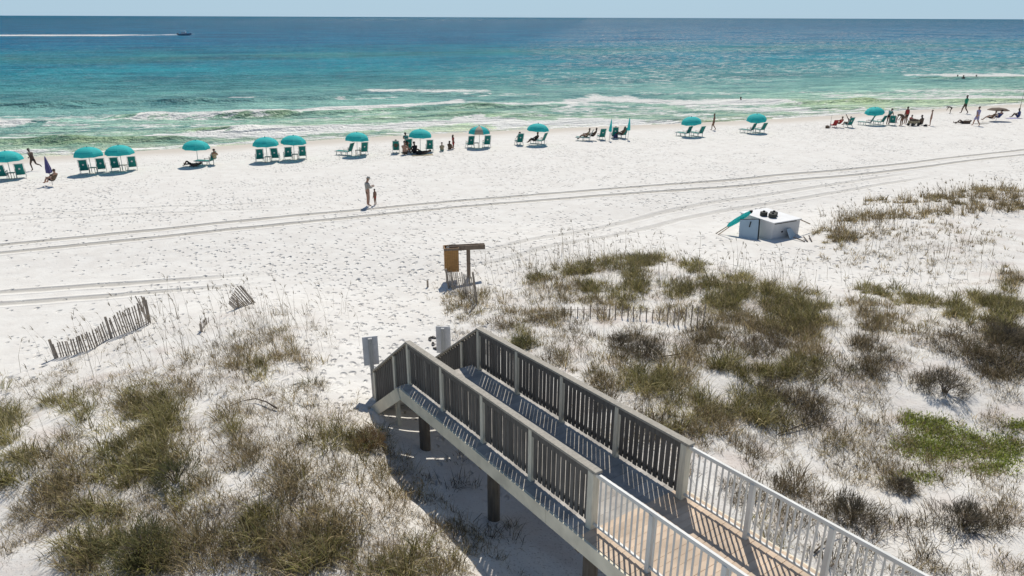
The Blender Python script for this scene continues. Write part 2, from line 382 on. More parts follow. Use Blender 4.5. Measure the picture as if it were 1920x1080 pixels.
def leaf_material(name, trans=.38):
    m, t, N, L, P = newmat(name)
    a = N.new('ShaderNodeAttribute'); a.attribute_name = 'col'
    L.new(a.outputs['Color'], P.inputs['Base Color']); P.inputs['Roughness'].default_value = .7; P.inputs['Specular IOR Level'].default_value = .25
    tr = N.new('ShaderNodeBsdfTranslucent'); mx = N.new('ShaderNodeMixShader'); mx.inputs[0].default_value = trans
    L.new(a.outputs['Color'], tr.inputs[0]); L.new(P.outputs[0], mx.inputs[1]); L.new(tr.outputs[0], mx.inputs[2]); L.new(mx.outputs[0], N['Material Output'].inputs[0])
    return m
M['sand'] = sand_material(); M['water'] = water_material(); M['leaf'] = leaf_material('grass_blades')

# ------------------------------------------------------------------ grids
def grid_mesh(name, X, Y, Z):
    nr, nc = X.shape
    co = np.stack([X, Y, Z], -1).reshape(-1, 3).astype(np.float32)
    i = np.arange((nr-1)*(nc-1)); r, c = i//(nc-1), i % (nc-1)
    q = np.stack([r*nc+c, r*nc+c+1, (r+1)*nc+c+1, (r+1)*nc+c], -1).astype(np.int32)
    me = bpy.data.meshes.new(name); me.vertices.add(len(co)); me.vertices.foreach_set('co', co.ravel())
    me.loops.add(q.size); me.loops.foreach_set('vertex_index', q.ravel()); me.polygons.add(len(q))
    me.polygons.foreach_set('loop_start', np.arange(0, q.size, 4, dtype=np.int32)); me.polygons.foreach_set('use_smooth', np.ones(len(q), bool))
    me.update(calc_edges=True); return me
def fattr(me, name, v):
    a = me.attributes.new(name, 'FLOAT', 'POINT'); a.data.foreach_set('value', np.asarray(v, np.float32).ravel())
def cattr(me, name, c):
    a = me.attributes.new(name, 'FLOAT_COLOR', 'POINT'); c = np.asarray(c, np.float32)
    c = np.concatenate([c, np.ones((len(c), 1), np.float32)], 1); a.data.foreach_set('color', c.ravel())
def poly_dist(x, y, P):
    """signed distance to a polyline in the ground plane, plus 0..1 fade beyond its ends"""
    best = np.full(x.shape, 1e9); sg = np.zeros(x.shape); fd = np.ones(x.shape)
    for (x0, y0), (x1, y1) in zip(P[:-1], P[1:]):
        dx, dy = x1-x0, y1-y0; L2 = dx*dx+dy*dy; t = np.clip(((x-x0)*dx+(y-y0)*dy)/L2, 0, 1)
        ex, ey = x-x0-t*dx, y-y0-t*dy; d = np.hypot(ex, ey); cr = np.sign(dx*ey-dy*ex)
        m = d < best; best[m] = d[m]; sg[m] = (cr*d)[m]
    for (x0, y0), (x1, y1) in ((P[0], P[1]), (P[-1], P[-2])):
        dx, dy = x1-x0, y1-y0; t = ((x-x0)*dx+(y-y0)*dy)/math.hypot(dx, dy); fd = np.minimum(fd, np.where(np.hypot(x-x0, y-y0) < 30, sstep(.3, 6, t), 1))
    return np.clip(np.abs(sg), 0, 8), fd
TRK = {'trk1': [(-60,473),(0,467),(440,422.5),(680,399.5),(860,382.5),(1100,363.5),(1340,346.5),(1520,329.5),(1720,309.5),(1920,286),(1990,277)],
       'trk2': [(767,502),(925,480),(1090,443),(1260,405),(1340,388),(1520,361),(1640,341),(1760,322)],
       'trk3': [(-40,564),(0,559),(160,547.5),(310,536.5),(450,526.5),(560,517)],
       'trk4': [(-20,412),(0,410),(250,396),(480,387),(620,381)]}
def track_xy(pts):
    p = np.array(pts, float); x, y, z = on_ground(p[:, 0], p[:, 1]); 
    t = np.linspace(0, len(p)-1, len(p)*6); Q = list(zip(np.interp(t, np.arange(len(p)), x), np.interp(t, np.arange(len(p)), y)))
    def on(a, b): L = math.hypot(a[0]-b[0], a[1]-b[1]); return (a[0]+(a[0]-b[0])/L*60, a[1]+(a[1]-b[1])/L*60)
    if p[0, 0] <= 0: Q.insert(0, on(Q[0], Q[4]))
    if p[-1, 0] > 1900: Q.append(on(Q[-1], Q[-5]))
    return Q
ROWS, COLS = 640, 760
yy = np.concatenate([[-60, -25, -8], np.geomspace(3, 150, ROWS), [200, 300, 600, 2000, 30000]])
kk = np.concatenate([[-30, -9, -4, -2.2], np.linspace(-1.25, 1.25, COLS), [2.2, 4, 9, 30]])
Yg = np.repeat(yy[:, None], len(kk), 1); Xg = kk[None, :]*(np.abs(Yg)+6)
Zg = ground_z(Xg, Yg).reshape(Xg.shape)
me = grid_mesh('sand', Xg, Yg, Zg)
xf, yf = Xg.ravel(), Yg.ravel(); sf = shore(xf, yf)
resid = np.clip(Zg.ravel()-beach(sf), 0, 3)
fattr(me, 'wet', sstep(-8.5, -2.0, sf+fbm(xf*.3, yf*.3, 2)*2))
dn = sstep(.2, .7, resid); 
px_, py_ = flat(710, 600, 1.8)
path = np.exp(-((xf-px_-(-.12)*(yf-py_))/2.2)**2)*sstep(14, 17, yf)*sstep(34, 26, yf)
fattr(me, 'dune', dn*(1-path))
foot = (.10+.30*sstep(.35, .6, vnoise(xf*.09+40, yf*.11))+.45*sstep(.5, .7, vnoise(xf*.3, yf*.35)))*sstep(-4, -9, sf)*(1-dn)
foot = np.maximum(foot, path*.95)
foot = np.maximum(foot, .75*np.exp(-(((xf+6)/14)**2+((yf-31)/6)**2))*(1-dn))
fattr(me, 'foot', foot)
for k, v in TRK.items():
    d_, f_ = poly_dist(xf, yf, track_xy(v)); fattr(me, k, d_); fattr(me, k+'fade', f_)
sand = mkobj('sand_ground', me, M['sand']); tag(sand, kind='structure')

# ------------------------------------------------------------------ sea
SEG = [ # foam streaks: x0,y0,x1,y1, half width (px at that distance), strength
 (-30,229,52,229,7,.75),(60,229,105,226,4,.5),(95,232,170,236,4,.4),(180,226,260,222,3,.4),(292,217,452,213,7,.95),(330,212,420,210,4,.9),(500,212,700,203,4.5,.85),(690,204,850,195,5,.9),(860,197,960,196,5,.55),(960,195,1080,192,5,.5),
 (1070,190,1180,182,7,.75),(1120,184,1280,190,8,.8),(1260,190,1470,192,5,.75),(1100,195,1250,205,8,.5),(1300,200,1500,205,7,.55),(1050,204,1300,212,9,.45),(1200,172,1400,176,4,.35),(560,222,760,216,6,.35),(150,236,420,232,6,.4),(0,222,260,218,6,.4),(0,250,300,247,5,.3),(1550,178,1900,180,7,.4),(700,168,900,172,3,.55),(880,180,1000,176,3,.35),
 (-20,263,60,260,3,.8),(0,285,110,285,5,.65),(300,256,470,250,6,.85),(420,252,560,250,6,.75),(400,240,520,236,4,.7),(460,245,700,238,7,.75),(600,243,820,232,6,.8),(750,240,900,225,6,.7),(860,228,960,226,6,.85),(940,232,1170,226,6,.8),(1060,222,1190,226,4,.75),(1040,236,1240,230,5,.6),
 (-20,300,120,296,4,.7),(120,296,300,287,3,.6),(280,290,470,275,4,.6),(470,274,700,262,4,.5),(700,262,900,250,4,.6),(900,252,1180,240,4,.55),(1180,236,1300,231,3,.7),(1300,233,1440,227,3,.7),(1440,226,1560,217,4,.7),(1560,216,1760,207,4,.65),(1760,206,1990,195,4,.65),
 (1500,212,1640,205,3,.5),(1560,190,1700,187,3,.4),(1640,186,1920,182,2.5,.65),(1700,172,1920,170,4,.5),(1480,190,1600,192,4,.35),(1775,142,1910,141,3,.95),(1700,141,1770,140,1.5,.5),(1500,175,1700,172,4,.3),(1560,200,1700,205,4,.35),
 (440,182,470,182,1,.6),(290,188,330,187,1.2,.6),(355,189,365,189,1.2,.7),(640,186,740,183,1.5,.4),(480,272,600,262,4,.3),(0,243,300,240,5,.25),(950,212,1250,210,8,.28),(1300,150,1500,150,4,.2),
 (-200,66.5,230,66,1.5,1.1),(225,66,300,65.5,2.4,1.2),(295,65.5,337,65.3,2.0,1.2),
]
RID = [ # wave crests that stand up: x0,y0,x1,y1, height m, greenness
 (-40,232,100,228,.25,.3),(230,221,300,220,.45,.6),(290,222,452,219,.5,.45),(445,218,520,217,.6,1.0),(510,217,900,203,.45,.5),(900,203,1050,200,.3,.3),
 (-40,268,120,267,.35,.8),(110,267,310,262,.4,.95),(380,246,470,243,.35,.9),(455,246,620,240,.3,.5),(620,205,900,198,.3,.3),
 (-40,200,120,200,.5,-.5),(110,197,360,193,.5,-.5),(360,193,640,184,.4,-.35),(640,182,900,178,.3,-.2),
 (1180,232,1300,228,.35,.9),(1290,231,1460,222,.35,.9),(1500,196,1620,192,.4,.8),(1620,192,1920,190,.35,.6),(1740,147,1920,147,.4,.5),(700,222,900,214,.25,.4),(860,218,1000,216,.25,.5),
 (1540,204,1700,203,.2,.6),(1380,190,1500,190,.25,.6),
]
def sea():
    H = CAMH; prow = np.concatenate([np.linspace(320, 240, 210), np.linspace(239.6, 130, 280), np.linspace(129.5, 36, 230)])
    _, yr = flat(np.full(len(prow), 960.), prow, 0.0)
    yr = np.concatenate([[-30, 15, 40], yr, [3500, 5000, 8000, 14000, 30000, 80000]])
    yr = np.unique(yr)
    k = np.concatenate([[-9, -4, -2, -1.4], np.linspace(-1.05, 1.05, 620), [1.4, 2, 4, 9]])
    Y = np.repeat(yr[:, None], len(k), 1); X = k[None, :]*(np.abs(Y)+8)
    x, y = X.ravel(), Y.ravel(); s = shore(x, y)
    cs = [(-5,(196,190,170)),(0,(190,194,172)),(3,(170,192,168)),(9,(158,188,164)),(16,(146,184,166)),(26,(126,176,168)),(40,(108,168,166)),(58,(72,150,156)),(80,(50,144,156)),(110,(30,136,158)),(150,(22,128,156)),(185,(50,132,144)),(215,(18,122,150)),(300,(0,110,150)),(480,(0,104,144)),(900,(0,98,136)),(3000,(0,90,122)),(90000,(0,88,116))]
    sx = [c[0] for c in cs]; lin = np.array([S(*c[1]) for c in cs])
    sw = s+fbm(x*.03, y*.05, 3)*np.clip(s, 0, 200)*.35
    col = np.stack([np.interp(sw, sx, lin[:, i]) for i in range(3)], 1)*np.array([.84, .92, .88])*(1+.18*sstep(70, 20, s))[:, None]
    far = np.clip(np.hypot(x, y), 0, 3000)
    gm = col.mean(1)[:, None]; ds = (.17*sstep(130, 35, s))[:, None]; col = col*(1-ds)+gm*ds*np.array([1.0, 1.02, .96])
    foam = np.zeros_like(x); z = np.zeros_like(x)
    wob = fbm(x*.12, y*.02, 3)
    for x0, y0, x1, y1, w_, a in SEG:
        (ax, bx), (ay, by) = flat(np.array([x0, x1]), np.array([y0, y1]), 0)
        d0 = np.hypot((ax+bx)/2, (ay+by)/2); _, yn = flat((x0+x1)/2, (y0+y1)/2+w_); wm = abs((ay+by)/2-yn)
        dx, dy = bx-ax, by-ay; L2 = dx*dx+dy*dy; t = ((x-ax)*dx+(y-ay)*dy)/L2; tc = np.clip(t, 0, 1)
        wm *= 1.55 if y0 > 80 else 1.3; ey = (y-ay-tc*dy)+wob*wm*(1.5 if y0 > 80 else .2); ex = x-ax-tc*dx
        endw = math.sqrt(L2)*.06+1
        a = min(1.15, a*1.25); g = a*np.exp(-(ey/(wm*.85))**2-(ex/endw)**2)
        foam = np.maximum(foam, g)
    foam = np.maximum(foam, .26*np.exp(-((s-13)/11)**2)+.16*np.exp(-((s-34)/12)**2)+.5*np.exp(-((s-1.2)/1.3)**2))
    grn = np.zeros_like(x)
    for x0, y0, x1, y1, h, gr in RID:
        (ax, bx), (ay, by) = flat(np.array([x0, x1]), np.array([y0, y1]), 0)
        dx, dy = bx-ax, by-ay; L = math.hypot(dx, dy); t = ((x-ax)*dx+(y-ay)*dy)/L**2; tc = np.clip(t, 0, 1)
        e = ((x-ax)*(-dy)+(y-ay)*dx)/L+wob*1.6; o = (t-tc)*L
        env = np.exp(-(o/(L*.08+1.5))**2)
        z += h*env*np.exp(-np.where(e < 0, (e/1.0)**2, (e/2.6)**2))
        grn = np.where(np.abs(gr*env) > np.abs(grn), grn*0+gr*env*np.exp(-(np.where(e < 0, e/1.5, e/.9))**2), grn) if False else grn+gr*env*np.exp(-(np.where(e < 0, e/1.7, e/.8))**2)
    z += .10*fbm(x*.1, y*.35, 3)*sstep(5, 30, s)*sstep(1500, 300, far)*2
    z = np.minimum(z, .7)*sstep(-1, 4, s)
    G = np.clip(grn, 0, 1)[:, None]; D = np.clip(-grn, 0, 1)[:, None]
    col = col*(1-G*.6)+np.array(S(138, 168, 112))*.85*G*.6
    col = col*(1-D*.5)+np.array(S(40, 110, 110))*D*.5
    me = grid_mesh('sea', X, Y, z.reshape(X.shape)); cattr(me, 'wcol', col); fattr(me, 'foam', foam); fattr(me, 'glint_mask', (.12+.88*sstep(-35, 25, x-.10*y+12))*sstep(25, 60, s)*(1-.6*sstep(300, 1500, far)))  # last mask grades the painted sun glitter, stronger to the right
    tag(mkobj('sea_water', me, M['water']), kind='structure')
sea()

# ------------------------------------------------------------------ boardwalk ramp
RU = Vector((-.5534, .8329, 0)); RV = Vector((.8329, .5534, 0)); RA = Vector((2.9, 9.9, 0))
VL, VE = -1.74, -2.04        # left railing line, outer deck edge on the left
def RP(u, v, dz=0): p = RA+RU*u+RV*v; p.z = 4.38-.071*u+dz; return p     # dz above the deck surface
U0, U1 = -6.2, 6.95
def boardwalk():
    root = empty('boardwalk_ramp', RP(U1, VL, -.3)); off = root.location
    tag(root, 'timber boardwalk ramp with dark picket rails, white metal rails nearer and stairs down to sand', 'boardwalk')
    def L(p): return Vector(p)-off
    def B(mb, name, mat, par=root, bevel=0): return mb.build(name, mat, par, bevel=bevel)
    for (a, b, mat, lab) in ((.16, U1+.06, 'deckgrey', 'weathered grey deck boards'), (U0, .16, 'decktan', 'tan deck boards')):
        mb = MB(); u = a
        while u < b-.05:
            d = random.uniform(-.003, .003)
            mb.beam(L(RP(u+.07, VE+.04, -.02+d)), L(RP(u+.07, .22, -.02+d)), .128, .04); u += .14
        o = B(mb, 'deck', M[mat]); o['label'] = lab
    for v, nm in ((VE+.02, 'rim_board'), (.24, 'rim_board')):
        mb = MB(); u = U0
        while u < U1-.1:
            e = min(u+3.66, U1); mb.beam(L(RP(u+.004, v, -.16)), L(RP(e-.004, v, -.16)), .04, .29); u = e
        B(mb, nm, M['rim'])
    mb = MB()
    for v in (-1.3, -.6, 0): mb.beam(L(RP(U0, v, -.17)), L(RP(U1, v, -.17)), .05, .24)
    B(mb, 'joist', M['pile'])
    # piles and cross beams
    for u in (6.55, 3.45, .4, -2.7):
        for v in (-1.62, -.15):
            p = RP(u, v, -.28); g = ground_z(p.x, p.y)[0]-.5
            MB().tube([L((p.x, p.y, g)), L((p.x, p.y, p.z))], .13, 12).build('pile', M['pile'], root, smooth=False)
        B(MB().beam(L(RP(u, VE+.1, -.37)), L(RP(u, .18, -.37)), .09, .18), 'cross_beam', M['pile'])
    # ---- timber rails
    def post(u, v, top, bot, sz=.1, mat='post', par=root):
        p = RP(u, v); c = L(p)
        mb = MB(); R = Matrix((RV, RU, Vector((0, 0, 1)))).transposed()
        mb.box(c+Vector((0, 0, (top+bot)/2)), (sz, sz, top-bot), R); return B(mb, 'post', M[mat], par, .006)
    for v, us in ((VL, [6.95, 5.30, 3.62, 1.97, .30]), (0, [6.67, 5.0, 3.35, 1.68, .02])):
        out = -1 if v < 0 else 1
        for i, u in enumerate(us): post(u, v, 1.07, -.02, .1 if i < 4 else .135)
        ua, ub = us[-1]-.12, us[0]+.05
        B(MB().beam(L(RP(ua, v, 1.10)), L(RP(ub, v, 1.10)), .14, .045), 'handrail_cap', M['cap'], bevel=.005)
        for k in range(len(us)-1):
            b, a = us[k]-.06, us[k+1]+.06
            mb = MB(); n = int((b-a)/.125); st = (b-a)/n
            for j in range(n):
                u = a+(j+.5)*st+random.uniform(-.006, .006); c = L(RP(u, v)); zt = 1.07+random.uniform(-.004, 0); zb = .075+random.uniform(-.008, .008)
                R = Matrix((RV, RU, Vector((0, 0, 1)))).transposed() @ Matrix.Rotation(random.uniform(-.02, .02), 3, 'Z')
                mb.box(c+Vector((0, 0, (zt+zb)/2)), (.021, .091, zt-zb), R)
            B(mb, 'picket_panel', M['picket'])
            for z, dv in ((1.015, -.034), (.16, .034)): B(MB().beam(L(RP(a, v+dv, z)), L(RP(b, v+dv, z)), .034, .11 if z > 1 else .085), 'backing_rail', M['picket'])
    # ---- stairs
    drop, run, nst = 1.72, 2.22, 9
    for v, ut in ((VL, 6.95), (0, 6.67)):
        rr = run+(0 if v < 0 else .05)
        z0 = lambda d: -.071*0  # heights measured from the deck level at the stair head
        def SP(d, dz): p = RP(ut, v)+RU*d; p.z = RP(ut, v).z-drop*d/rr+dz; return p
        B(MB().beam(L(SP(.0, 1.10)), L(SP(rr, 1.10)), .15, .045), 'handrail_cap', M['cap'], bevel=.005)
        for d in (.83, rr-.03):
            p = SP(d, 0); g = ground_z(p.x, p.y)[0]-.3; R = Matrix((RV, RU, Vector((0, 0, 1)))).transposed()
            c = L(p); top = 1.06; bot = min(-.35, g-p.z)
            B(MB().box(c+Vector((0, 0, (top+bot)/2)), (.1, .1, top-bot), R), 'post', M['post'], bevel=.006)
        mb = MB(); n = 17
        for j in range(n):
            d = .08+(j+.5)*(rr-.14)/n; 
            if abs(d-.83) < .06: continue
            c = L(SP(d, 0)); R = Matrix((RV, RU, Vector((0, 0, 1)))).transposed()
            mb.box(c+Vector((0, 0, (1.06+.02)/2)), (.021, .091, 1.04), R)
        B(mb, 'picket_panel', M['picket'])
        o = .30 if v < 0 else -.22
        q0 = RP(U1, v)-RV*o; q0.z = RP(U1, 0).z-.16; q1 = q0+RU*rr-Vector((0, 0, drop))
        B(MB().beam(L(q0), L(q1), .045, .29), 'stringer', M['rim'])
    for i in range(nst):
        p = RP(U1+.12+i*.235, 0); z = RP(U1, 0).z-(i+1)*drop/(nst)+.01
        a = RA+RU*(U1+.18+i*.235)+RV*(VE+.05); b = RA+RU*(U1+.18+i*.235)+RV*.2; a.z = b.z = z
        B(MB().beam(L(a), L(b), .27, .04), 'stair_tread', M['deckgrey'])
        if i not in (3, 5):
            a2 = a+RU*.125; b2 = b+RU*.125; a2.z = b2.z = z-.115; B(MB().beam(L(a2), L(b2), .02, .15), 'added_riser', M['deckgrey'])  # risers added to block light between treads, two omitted for lit strips
    # ---- white metal rails
    for v, ups, ua in ((VL, [-.98, -2.28, -3.58, -4.88, -6.15], .30), (0, [-1.32, -2.62, -3.92, -5.22, -6.15], .02)):
        rt = empty('metal_railing', (0, 0, 0)); rt.parent = root; rt.location = L(RP(ua-.05, v, 0))
        lo = off+rt.location
        def L2(p): return Vector(p)-lo
        MB().beam(L2(RP(U0, v, 1.04)), L2(RP(ua-.06, v, 1.04)), .05, .065).build('top_rail', M['white'], rt, bevel=.006)
        MB().beam(L2(RP(U0, v, .10)), L2(RP(ua-.06, v, .10)), .035, .035).build('bottom_rail', M['white'], rt)
        R = Matrix((RV, RU, Vector((0, 0, 1)))).transposed()
        for u in ups: MB().box(L2(RP(u, v, .5)), (.075, .075, 1.04), R).build('post', M['white'], rt, bevel=.005)
        u = ua-.18; base = None
        bm_ = MB().box((0, 0, 0), (.02, .024, .90), R).mesh('baluster')
        while u > U0+.05:
            if all(abs(u-q) > .06 for q in ups): 
                b = mkobj('baluster', bm_, M['white'], rt); b.location = L2(RP(u, v, .565))
            u -= .118
    return root
boardwalk()
exec_later = []

# ------------------------------------------------------------------ signs
def sign(g, h0, h1, wd, label, rz, lean=0):
    r = empty('beach_sign', g, rz, tilt=(0, lean)); tag(r, label, 'sign', 'signs at the foot of the boardwalk stairs')
    MB().box((0, 0, h1/2-.15), (.1, .1, h1+.26)).build('post', M['signpost'], r, bevel=.005)
    MB().box((0, .07, (h0+h1)/2), (wd, .018, h1-h0)).build('sign_board', M['signgrey'], r, bevel=.003)
    mb = MB()
    for z in (h0+.1, h1-.1): mb.tube([(0, .04, z), (0, -.062, z)], .012, 6)
    mb.build('bolt', M['alu'], r)
g = gp(702, 745); g.z = ground_z(g.x, g.y)[0]
sign(g, .95, 1.78, .40, 'grey sign seen from behind on a post left of the stair foot', rad(16))
g = RA+RU*9.75+RV*.62; g.z = ground_z(g.x, g.y)[0]
sign(g, .88, 1.72, .42, 'grey sign seen from behind past the right-hand stair rail beside dropped sandals', rad(-4))

# ------------------------------------------------------------------ sand fences
def lerp(a, b, t): return a+(b-a)*t
def sand_fence(pts, hts, label, leans, posts=(), step=.076, name='sand_fence', wires=(.25, .75)):
    P = [gp(*p) for p in pts]; 
    seg = [0]; 
    for a, b in zip(P[:-1], P[1:]): seg.append(seg[-1]+math.hypot(b.x-a.x, b.y-a.y))
    root = empty(name, P[0]); tag(root, label, 'fence', 'slatted sand fences on the dune')
    mb = MB(); s = .05; tops = []
    while s < seg[-1]:
        x = np.interp(s, seg, [p.x for p in P]); y = np.interp(s, seg, [p.y for p in P]); z = ground_z(x, y)[0]
        h = np.interp(s, seg, hts)*random.uniform(.93, 1.05); i = min(len(P)-2, max(0, np.searchsorted(seg, s)-1)); d = (P[i+1]-P[i]); d.z = 0; d.normalize()
        ln = np.interp(s, seg, leans)+random.uniform(-.05, .05); 
        top = Vector((x, y, z))+d*ln*h+Vector((0, 0, h))+Vector((-d.y, d.x, 0))*random.uniform(-.04, .04)
        bot = Vector((x, y, z-.12)); mb.beam(bot-P[0], top-P[0], .038, .010, up=(-d.y, d.x, 0)); tops.append((Vector((x, y, z))-P[0], top-P[0])); s += step*random.uniform(.85, 1.15)
    mb.build('slat_panel', M['slat'], root)
    wm = MB()
    for f in wires: wm.tube([a.lerp(b, f)+Vector((0, 0, 0)) for a, b in tops], .006, 4)
    wm.build('wire', M['wire'], root)
    for px, py, h, lx in posts:
        g = gp(px, py); MB().tube([g-P[0]-Vector((0, 0, .3)), g-P[0]+Vector((lx*h, 0, h))], [.045, .04], 8).build('post', M['slat'], root)
sand_fence([(101,672),(140,665),(180,652),(208,634),(245,622),(284,606)], [.5,.55,.62,.66,.85,.95], 'longest slatted sand fence curving up the left dune', [-.08,-.05,-.1,-.16,-.12,.02], [(106,672,.66,-.12),(211,634,.78,-.12),(281,604,.95,-.05)])
sand_fence([(275,603),(279,600),(284,598)], [.95,1.0,1.0], 'short bunch of slats sticking up at the right end of the left dune fence', [-.45,-.3,-.15], step=.07)
sand_fence([(442,579),(455,575),(470,570),(484,567)], [.3,.55,.85,.9], 'half fallen sand fence with slats leaning left on the left dune crest', [-1.0,-1.0,-.75,-.62], [(447,577,.35,0)])
sand_fence([(378,621),(384,612),(391,604)], [.3,.28,.2], 'few short buried slats poking out of smooth sand on the left dune', [.1,.1,.1], [(378,622,.3,0)])
sand_fence([(836,530),(850,545),(868,550),(894,568)], [.55,.75,.85,.9], 'tangled slatted sand fence below the hanging litter bin', [-.2,-.3,-.3,-.25], [(843,541,.85,-.15),(896,569,1.25,-.14),(802,538,.3,0)], step=.085)
sand_fence([(1055,592),(1110,594),(1160,596),(1210,598),(1242,603)], [.32,.42,.48,.42,.38], 'nearly buried sand fence in grass between the bin and the dune crest', [0,.05,0,0,.05], step=.21, wires=(.7,))
sand_fence([(1248,607),(1275,610),(1300,612),(1326,612)], [.55,.68,.74,.74], 'short sand fence with dark slats at right end of the buried fence line', [.0,-.05,.05,.03], step=.19, wires=(.7,))

# ------------------------------------------------------------------ litter bin on its T post
g = gp(879, 520); r = empty('bin_post', g, rad(10)); tag(r, 'brown timber T shaped post standing in the sand beside the path', 'post')
MB().box((0, 0, .5), (.15, .15, 1.7)).build('upright', M['tpost'], r, bevel=.008)
mb = MB().box((-.05, -.1, 1.36), (1.5, .05, .2)).box((-.05, .1, 1.36), (1.5, .05, .2)); mb.build('cross_arm', M['tpost'], r, bevel=.006)
bz = r.location+Matrix.Rotation(rad(10), 3, 'Z') @ Vector((-.72, .0, .36)); r2 = empty('litter_bin', bz, rad(10)); tag(r2, 'orange brown slatted litter bin hanging on the left arm of the T post', 'litter bin')
mb = MB(); wq, dq, hq = .54, .46, 1.05
for i in range(7):
    for sy in (-1, 1): mb.box((-wq/2+(i+.5)*wq/7, sy*dq/2, hq/2), (wq/7-.006, .02, hq))
    for sx in (-1, 1): mb.box((sx*(wq/2+.012), -dq/2+(i+.5)*dq/7, hq/2), (.02, dq/7-.006, hq))
mb.build('bin_body', M['bin'], r2)
mb = MB(); 
for sy in (-1, 1): mb.box((0, sy*(dq/2+.02), hq-.05), (wq+.1, .03, .09))
for sx in (-1, 1): mb.box((sx*(wq/2+.035), 0, hq-.05), (.03, dq+.01, .09))
mb.build('top_frame', M['tpost'], r2)
MB().box((0, 0, .03), (wq-.03, dq-.03, .04)).build('floor', M['bin'], r2)
MB().tube([(0, 0, .06), (0, 0, hq-.02)], [.19, .21], 14).build('liner', M['black'], r2)

# ------------------------------------------------------------------ sandals by the sign, driftwood
def sandal(px, py, rz, label):
    g = gp(px, py); r = empty('sandal', g+Vector((0, 0, .012)), rz); tag(r, label, 'sandal', 'sandals left on the sand')
    mb = MB(); n = 12; pts = []
    for k in range(n):
        t = 2*math.pi*k/n; pts.append((math.cos(t)*(.048-.008*math.sin(t)), math.sin(t)*.14))
    mb.add([(x, y, 0) for x, y in pts]+[(x, y, .025) for x, y in pts], [tuple(range(n))[::-1], tuple(range(n, 2*n))]+[(k, (k+1) % n, n+(k+1) % n, n+k) for k in range(n)])
    mb.build('sole', M['black'], r)
    MB().tube([(-.05, -.02, .02), (-.02, .03, .06), (0, .07, .03)], .009, 5).tube([(.05, -.02, .02), (.02, .03, .06), (0, .07, .03)], .009, 5).build('strap', M['brownc'], r)
for i, (px, py, rz) in enumerate([(806, 637, .3), (813, 634, 1.2), (812, 646, .2), (818, 655, 1.0), (825, 652, .5), (829, 656, 1.4)]):
    sandal(px, py, rz, 'dark sandal lying on sand beside the right-hand sign')
def stick(pts, r0, label, name='driftwood_branch'):
    P = [gp(a, b) for a, b, h in pts]; 
    for p, q in zip(P, pts): p.z += q[2]
    o = MB().tube([p-P[0] for p in P], [r0*(1-.75*i/(len(P)-1)) for i in range(len(P))], 6).build(name, M['branch'], None, smooth=True); o.location = P[0]
    tag(o, label, 'branch', 'sticks lying on the dune')
stick([(520,770,.06),(500,760,.1),(480,754,.1),(455,757,.08),(430,765,.04)], .022, 'curved dark driftwood branch lying among grass on the left dune')
stick([(1900,672,.05),(1870,690,.08),(1830,672,.1),(1770,640,.05)], .03, 'long crooked branch lying at the right edge of the dune')
stick([(1240,672,.05),(1275,668,.08),(1300,660,.05)], .02, 'thin pale stick lying beside the dark shrub behind the ramp')
stick([(1525,1040,.04),(1560,1010,.1),(1610,1000,.06)], .018, 'thin bare stick on sand at lower right near the white railing')
stick([(1460,755+60,.03),(1510,800,.1),(1560,790,.05)], .018, 'bare twig lying on the slope right of the white railing start')

